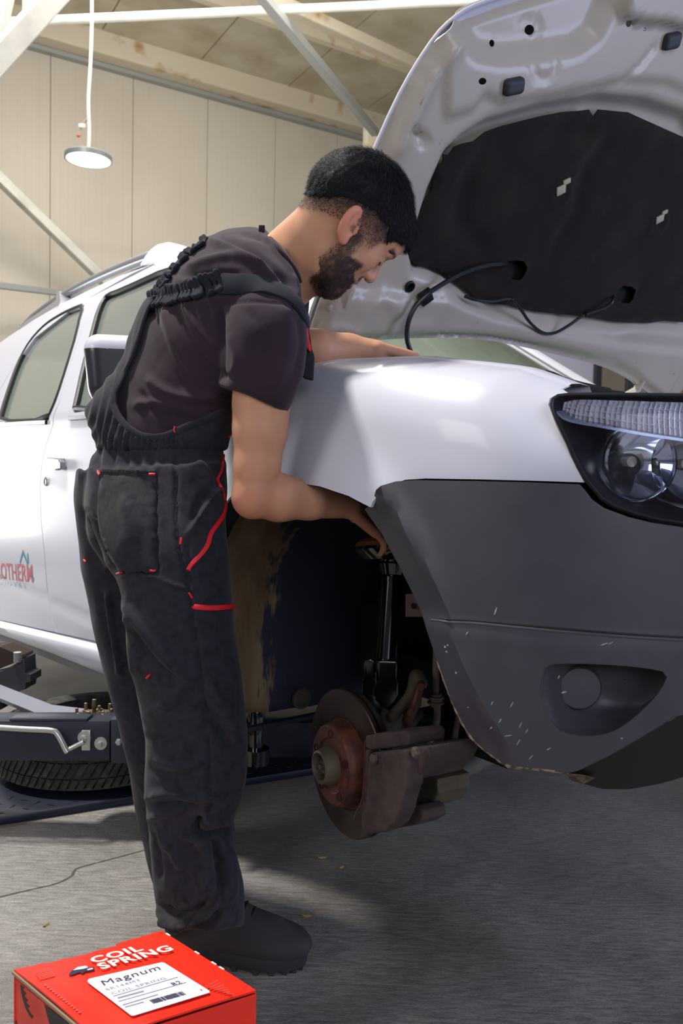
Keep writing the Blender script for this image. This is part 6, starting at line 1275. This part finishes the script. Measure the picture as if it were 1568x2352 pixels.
pleat = np.sin((px_ + (py_ - 900) * .25) * .34 + 1.4 * noise3(qv, 12, 5)) * .0026 * (1 - ss(px_, 285, 330)) * np.clip(-(qn @ FWDN) * 2 + .1, 0, 1) + np.sin(px_ * .5 + 2 * noise3(qv, 18, 3)) * .0022 * np.exp(-((py_ - 1010) / 25) ** 2) * (px_ < 420)
qv = qv + qn * (pleat + .001)[:, None] + qn * (noise3(qv, 16, 31) * .002)[:, None]
front_far = (qn @ FWDN > .25)
fk = [f for f in qf if ins[list(f)].all()]
used_ = sorted({i for f in fk for i in f}); mp_ = {v: i for i, v in enumerate(used_)}
bib = mobj('bib_panel', qv[used_], [tuple(mp_[i] for i in f) for f in fk], M_ov, ovr, ang=180); md = bib.modifiers.new('t', 'SOLIDIFY'); md.thickness = .0025; md.offset = 1
B_bib = bvh(qv, qf)
ribbon('bib_hem', B_bib, edge[:15], .013, .003, M_ov, ovr, n=90, lift=.001)
ribbon('waist_seam', B_bib, [(402, 990), (400, 1010), (403, 1040)], .004, .001, M_ov, ovr, n=8)
# patch pocket on the seat, one behind it
def patch(name, bv, poly, th, m, par, res=8):
    pv, T = triang(poly, [], res); V3 = []; N3 = []
    for x, y in pv:
        h = cast(bv, x, y)
        if h is None: return None
        V3.append(h[0]); N3.append(h[1])
    V3 = np.array(V3); N3 = np.array(N3); V3 = V3 + N3 * th; W, Fc = sheet(pv, T, V3, th + .003, -N3.mean(0)); return mobj(name, W, Fc, m, par, ang=50)
patch('seat_pocket', B_ov, [(234, 1081), (300, 1083), (356, 1087), (358, 1180), (361, 1312), (320, 1317), (277, 1315), (248, 1270), (232, 1200), (228, 1140)], .0035, M_ov, ovr)
patch('cargo_pocket', B_ov, [(440, 1362), (480, 1366), (531, 1366), (533, 1386), (480, 1390), (441, 1388)], .003, M_ov, ovr)
patch('seat_pocket', B_ov, [(174, 1082), (197, 1078), (193, 1140), (194, 1180), (186, 1180), (176, 1140)], .004, M_ov, ovr, 6)
# red piping and bar tacks
ribbon('red_piping', B_ov, [(517, 1156), (514, 1178), (498, 1204), (482, 1226), (478, 1248), (464, 1270), (444, 1292), (431, 1310)], .0075, .003, M_red_, ovr)
ribbon('red_piping', B_ov, [(440, 1393), (470, 1396), (500, 1396), (533, 1393)], .009, .003, M_red_, ovr)
ribbon('red_piping', B_ov, [(512, 1045), (508, 1080), (498, 1102), (510, 1125), (516, 1150)], .0035, .002, M_red_, ovr)
for a, b in [((343, 1086), (356, 1088)), ((404, 980), (400, 995)), ((417, 1236), (418, 1250)), ((434, 1360), (437, 1374)), ((346, 1308), (359, 1312)), ((273, 1318), (285, 1316)), ((340, 1556), (348, 1548)), ((196, 1285), (200, 1290)), ((229, 1083), (233, 1090)), ((200, 1070), (201, 1078))]:
    bv = B_bib if a[1] < 1000 else B_ov; ribbon('bar_tack', bv, [a, ((a[0] + b[0]) / 2, (a[1] + b[1]) / 2), b], .0035, .0016, M_red_, ovr, n=5, lift=.004)
ribbon('red_piping', B_bib, [(534, 938), (528, 950), (530, 962), (534, 975), (530, 990), (520, 1002)], .004, .002, M_red_, ovr, lift=.004)
# straps: ruched elastic at the back, flat webbing over the shoulder
def ruched(path, name):
    q = spline(np.array(path, float), 60); C_ = []; N_ = []
    for x, y in q:
        h = cast(B_tee, x, y)
        if h is None: continue
        C_.append(h[0]); N_.append(h[1])
    C_ = np.array(C_); N_ = np.array(N_); T_ = np.gradient(C_, axis=0); T_ /= np.linalg.norm(T_, axis=1)[:, None]; S_ = np.cross(T_, N_); L_ = np.r_[0, np.cumsum(np.linalg.norm(np.diff(C_, axis=0), axis=1))]
    def f(p):
        D = None; return D
    caps = []; rs_ = np.random.RandomState(len(path)); s = 0; k = 0
    while s < L_[-1]:
        i = min(int(np.searchsorted(L_, s)), len(C_) - 1); c_ = C_[i]; n_ = N_[i]; t = T_[i]; sd = S_[i]
        for sg in (-1, 1):
            o = .3 * sg; a = c_ + sd * sg * .0025 + n_ * .004 + t * .0015 * sg; b = c_ + sd * sg * (.0165 + rs_.uniform(-.002, .002)) + n_ * (.005 + rs_.uniform(0, .002)) + t * (.004 * sg + rs_.uniform(-.002, .002)); caps.append((a, b, .0030, .0052 + rs_.uniform(-.0008, .001)))
        caps.append((c_ - sd * .012 + n_ * .0015, c_ + sd * .012 + n_ * .0015, .0035, .0035)); s += .0098 + rs_.uniform(-.001, .001); k += 1
    V_, F_ = sdf_caps([(caps, .0022)], h=.0022); return mobj(name, V_, F_, M_strap, ovr, ang=180)
M_strap = mat('strap_cloth', srgb(34, 36, 45), .85, bump=(500, .2, .0005), sheen=.06, spec=.2)
ruched([(342, 694), (385, 683), (440, 668), (480, 655), (512, 646)], 'ruched_strap')
ruched([(352, 690), (380, 652), (410, 612), (440, 582), (472, 556)], 'ruched_strap')
ribbon('shoulder_strap', B_tee, [(505, 652), (540, 654), (590, 655), (640, 668), (678, 694), (698, 728), (704, 745)], np.r_[.030, np.full(38, .037), .034], .004, M_strap, ovr, n=40, lift=.002)
ribbon('shoulder_strap', B_tee, [(455, 551), (480, 535), (500, 526), (520, 522), (540, 521)], .022, .004, M_strap, ovr, n=20, lift=.002)
patch('strap_junction', B_tee, [(333, 690), (345, 676), (372, 686), (380, 700), (352, 712), (335, 705)], .008, M_strap, ovr, 6)
# front bib flap hanging past the sleeve with its red tab
def slab(name, pp, d_, th, m, par, vox=.003, it=3):
    o = P(pp[0][0], pp[0][1], d_); poly = [((P(x, y, d_) - o) @ RIGHT, (P(x, y, d_) - o) @ UP) for x, y in pp]; return mobj(name, *remesh(*prism(poly, o, RIGHT, UP, -th), vox, it), m, par)
slab('bib_front', [(692, 705), (704, 735), (712, 770), (716, 800), (722, 818), (719, 872), (700, 868), (680, 852), (672, 800), (680, 720)], 1.45, .02, M_ov, ovr)
slab('red_tab', [(702, 746), (707, 750), (709, 775), (715, 800), (712, 810), (705, 800), (703, 780), (700, 762)], 1.442, .008, M_red_, ovr, .002, 1)
slab('buckle', [(688, 706), (692, 706), (695, 722), (691, 724)], 1.50, .005, mat('buckle_metal', srgb(170, 170, 160), .3, .8), ovr, .0015, 1)
# ---- shoe
M_shoe = mat('black_suede', srgb(44, 42, 44), .8, var=(14, srgb(60, 56, 54), .5, .75), bump=(160, .4, .001)); M_sole = mat('sole_rubber', srgb(40, 40, 41), .7, bump=(90, .3, .001))
def shoe(heel, toe, name, lab_=None):
    ax = toe - heel; ax[2] = 0; LN = np.linalg.norm(ax); ax /= LN; sd = np.cross(ZD, ax); sh_ = empty(name, (heel + toe) / 2); sh_.parent = man; sh_.matrix_parent_inverse = wmat(man).inverted()
    q = lambda x, y, z: heel + ax * x * LN + sd * y + ZD * z
    def f(p):
        AX = np.array([ax, sd, ZD]); e = lambda c_, r: s_ell(p, q(*c_), AX, r)
        d = e((.16, 0, .055), (.060, .040, .050)); d = smin(d, e((.42, 0, .045), (.085, .040, .045)), .03); d = smin(d, e((.78, 0, .038), (.070, .048, .036)), .03); d = smin(d, s_cap(p, q(.22, 0, .08), q(.20, 0, .15), .044, .043), .03); d = smin(d, s_cap(p, q(.30, 0, .095), q(.72, 0, .055), .030, .028), .025)
        tongue = s_cap(p, q(.36, 0, .118), q(.52, 0, .090), .012, .016); d = smin(d, tongue, .01)
        return smax(d, -(p[:, 2] - .014), .004) + .0008 * noise3(p, 45, 7)
    lo = np.minimum(heel, toe) - .07; hi = np.maximum(heel, toe) + .07; lo[2] = -.005; hi[2] = .20; upv, upf = surface_nets(f, lo, hi, .004); mobj('upper', upv, upf, M_shoe, sh_, ang=180)
    n = 48; out = []
    for i in range(n):
        t = 2 * math.pi * i / n; x = .5 + .5 * math.copysign(abs(math.cos(t)) ** .8, math.cos(t)); w_ = .040 + .012 * ss(x, .3, .75) - .004 * math.exp(-((x - .4) / .15) ** 2); out.append((x * (LN + .012) - .006, w_ * math.copysign(abs(math.sin(t)) ** .75, math.sin(t))))
    Vs = []
    for z, sc in ((.006, .96), (.008, 1.0), (.022, 1.02), (.030, 1.01), (.032, .95)): Vs += [heel + ax * ((x - LN / 2) * sc + LN / 2) + sd * y * sc + ZD * z for x, y in out]
    Fs = [(i * n + k, i * n + (k + 1) % n, (i + 1) * n + (k + 1) % n, (i + 1) * n + k) for i in range(4) for k in range(n)] + [tuple(range(n))[::-1], tuple(4 * n + k for k in range(n))]; so_ = mobj('sole', Vs, Fs, M_sole, sh_, ang=40)
    for k in range(n):
        if k % 2: continue
        x, y = out[k]; mobj('sole_lug', *box(heel + ax * ((x - LN / 2) * .95 + LN / 2) + sd * y * .9 + ZD * .005, (.010, .010, .010), (ax, sd, ZD), .001), M_sole, so_, smooth=False)
    for k, x in enumerate((.42, .48, .54, .60)):
        z = float(np.interp(x, [.42, .6], [.128, .098])) - .003; mobj('lace', *sweep(spline(np.array([q(x, -.024, z - .014), q(x + .01, -.010, z), q(x + .01, .010, z), q(x, .024, z - .014)]), 12), .0032, 8), M_blk, sh_)
    return sh_
def fl_(px, py): return onz(px, py, 0.)
h1 = fl_(402, 2188); t1 = fl_(697, 2213); sh1_ = shoe(h1, t1, 'shoe')
h2_ = P(392, 2020, 1.76); h2_[2] = 0; shoe(h2_, h2_ + A3(.075, .275, 0), 'shoe')
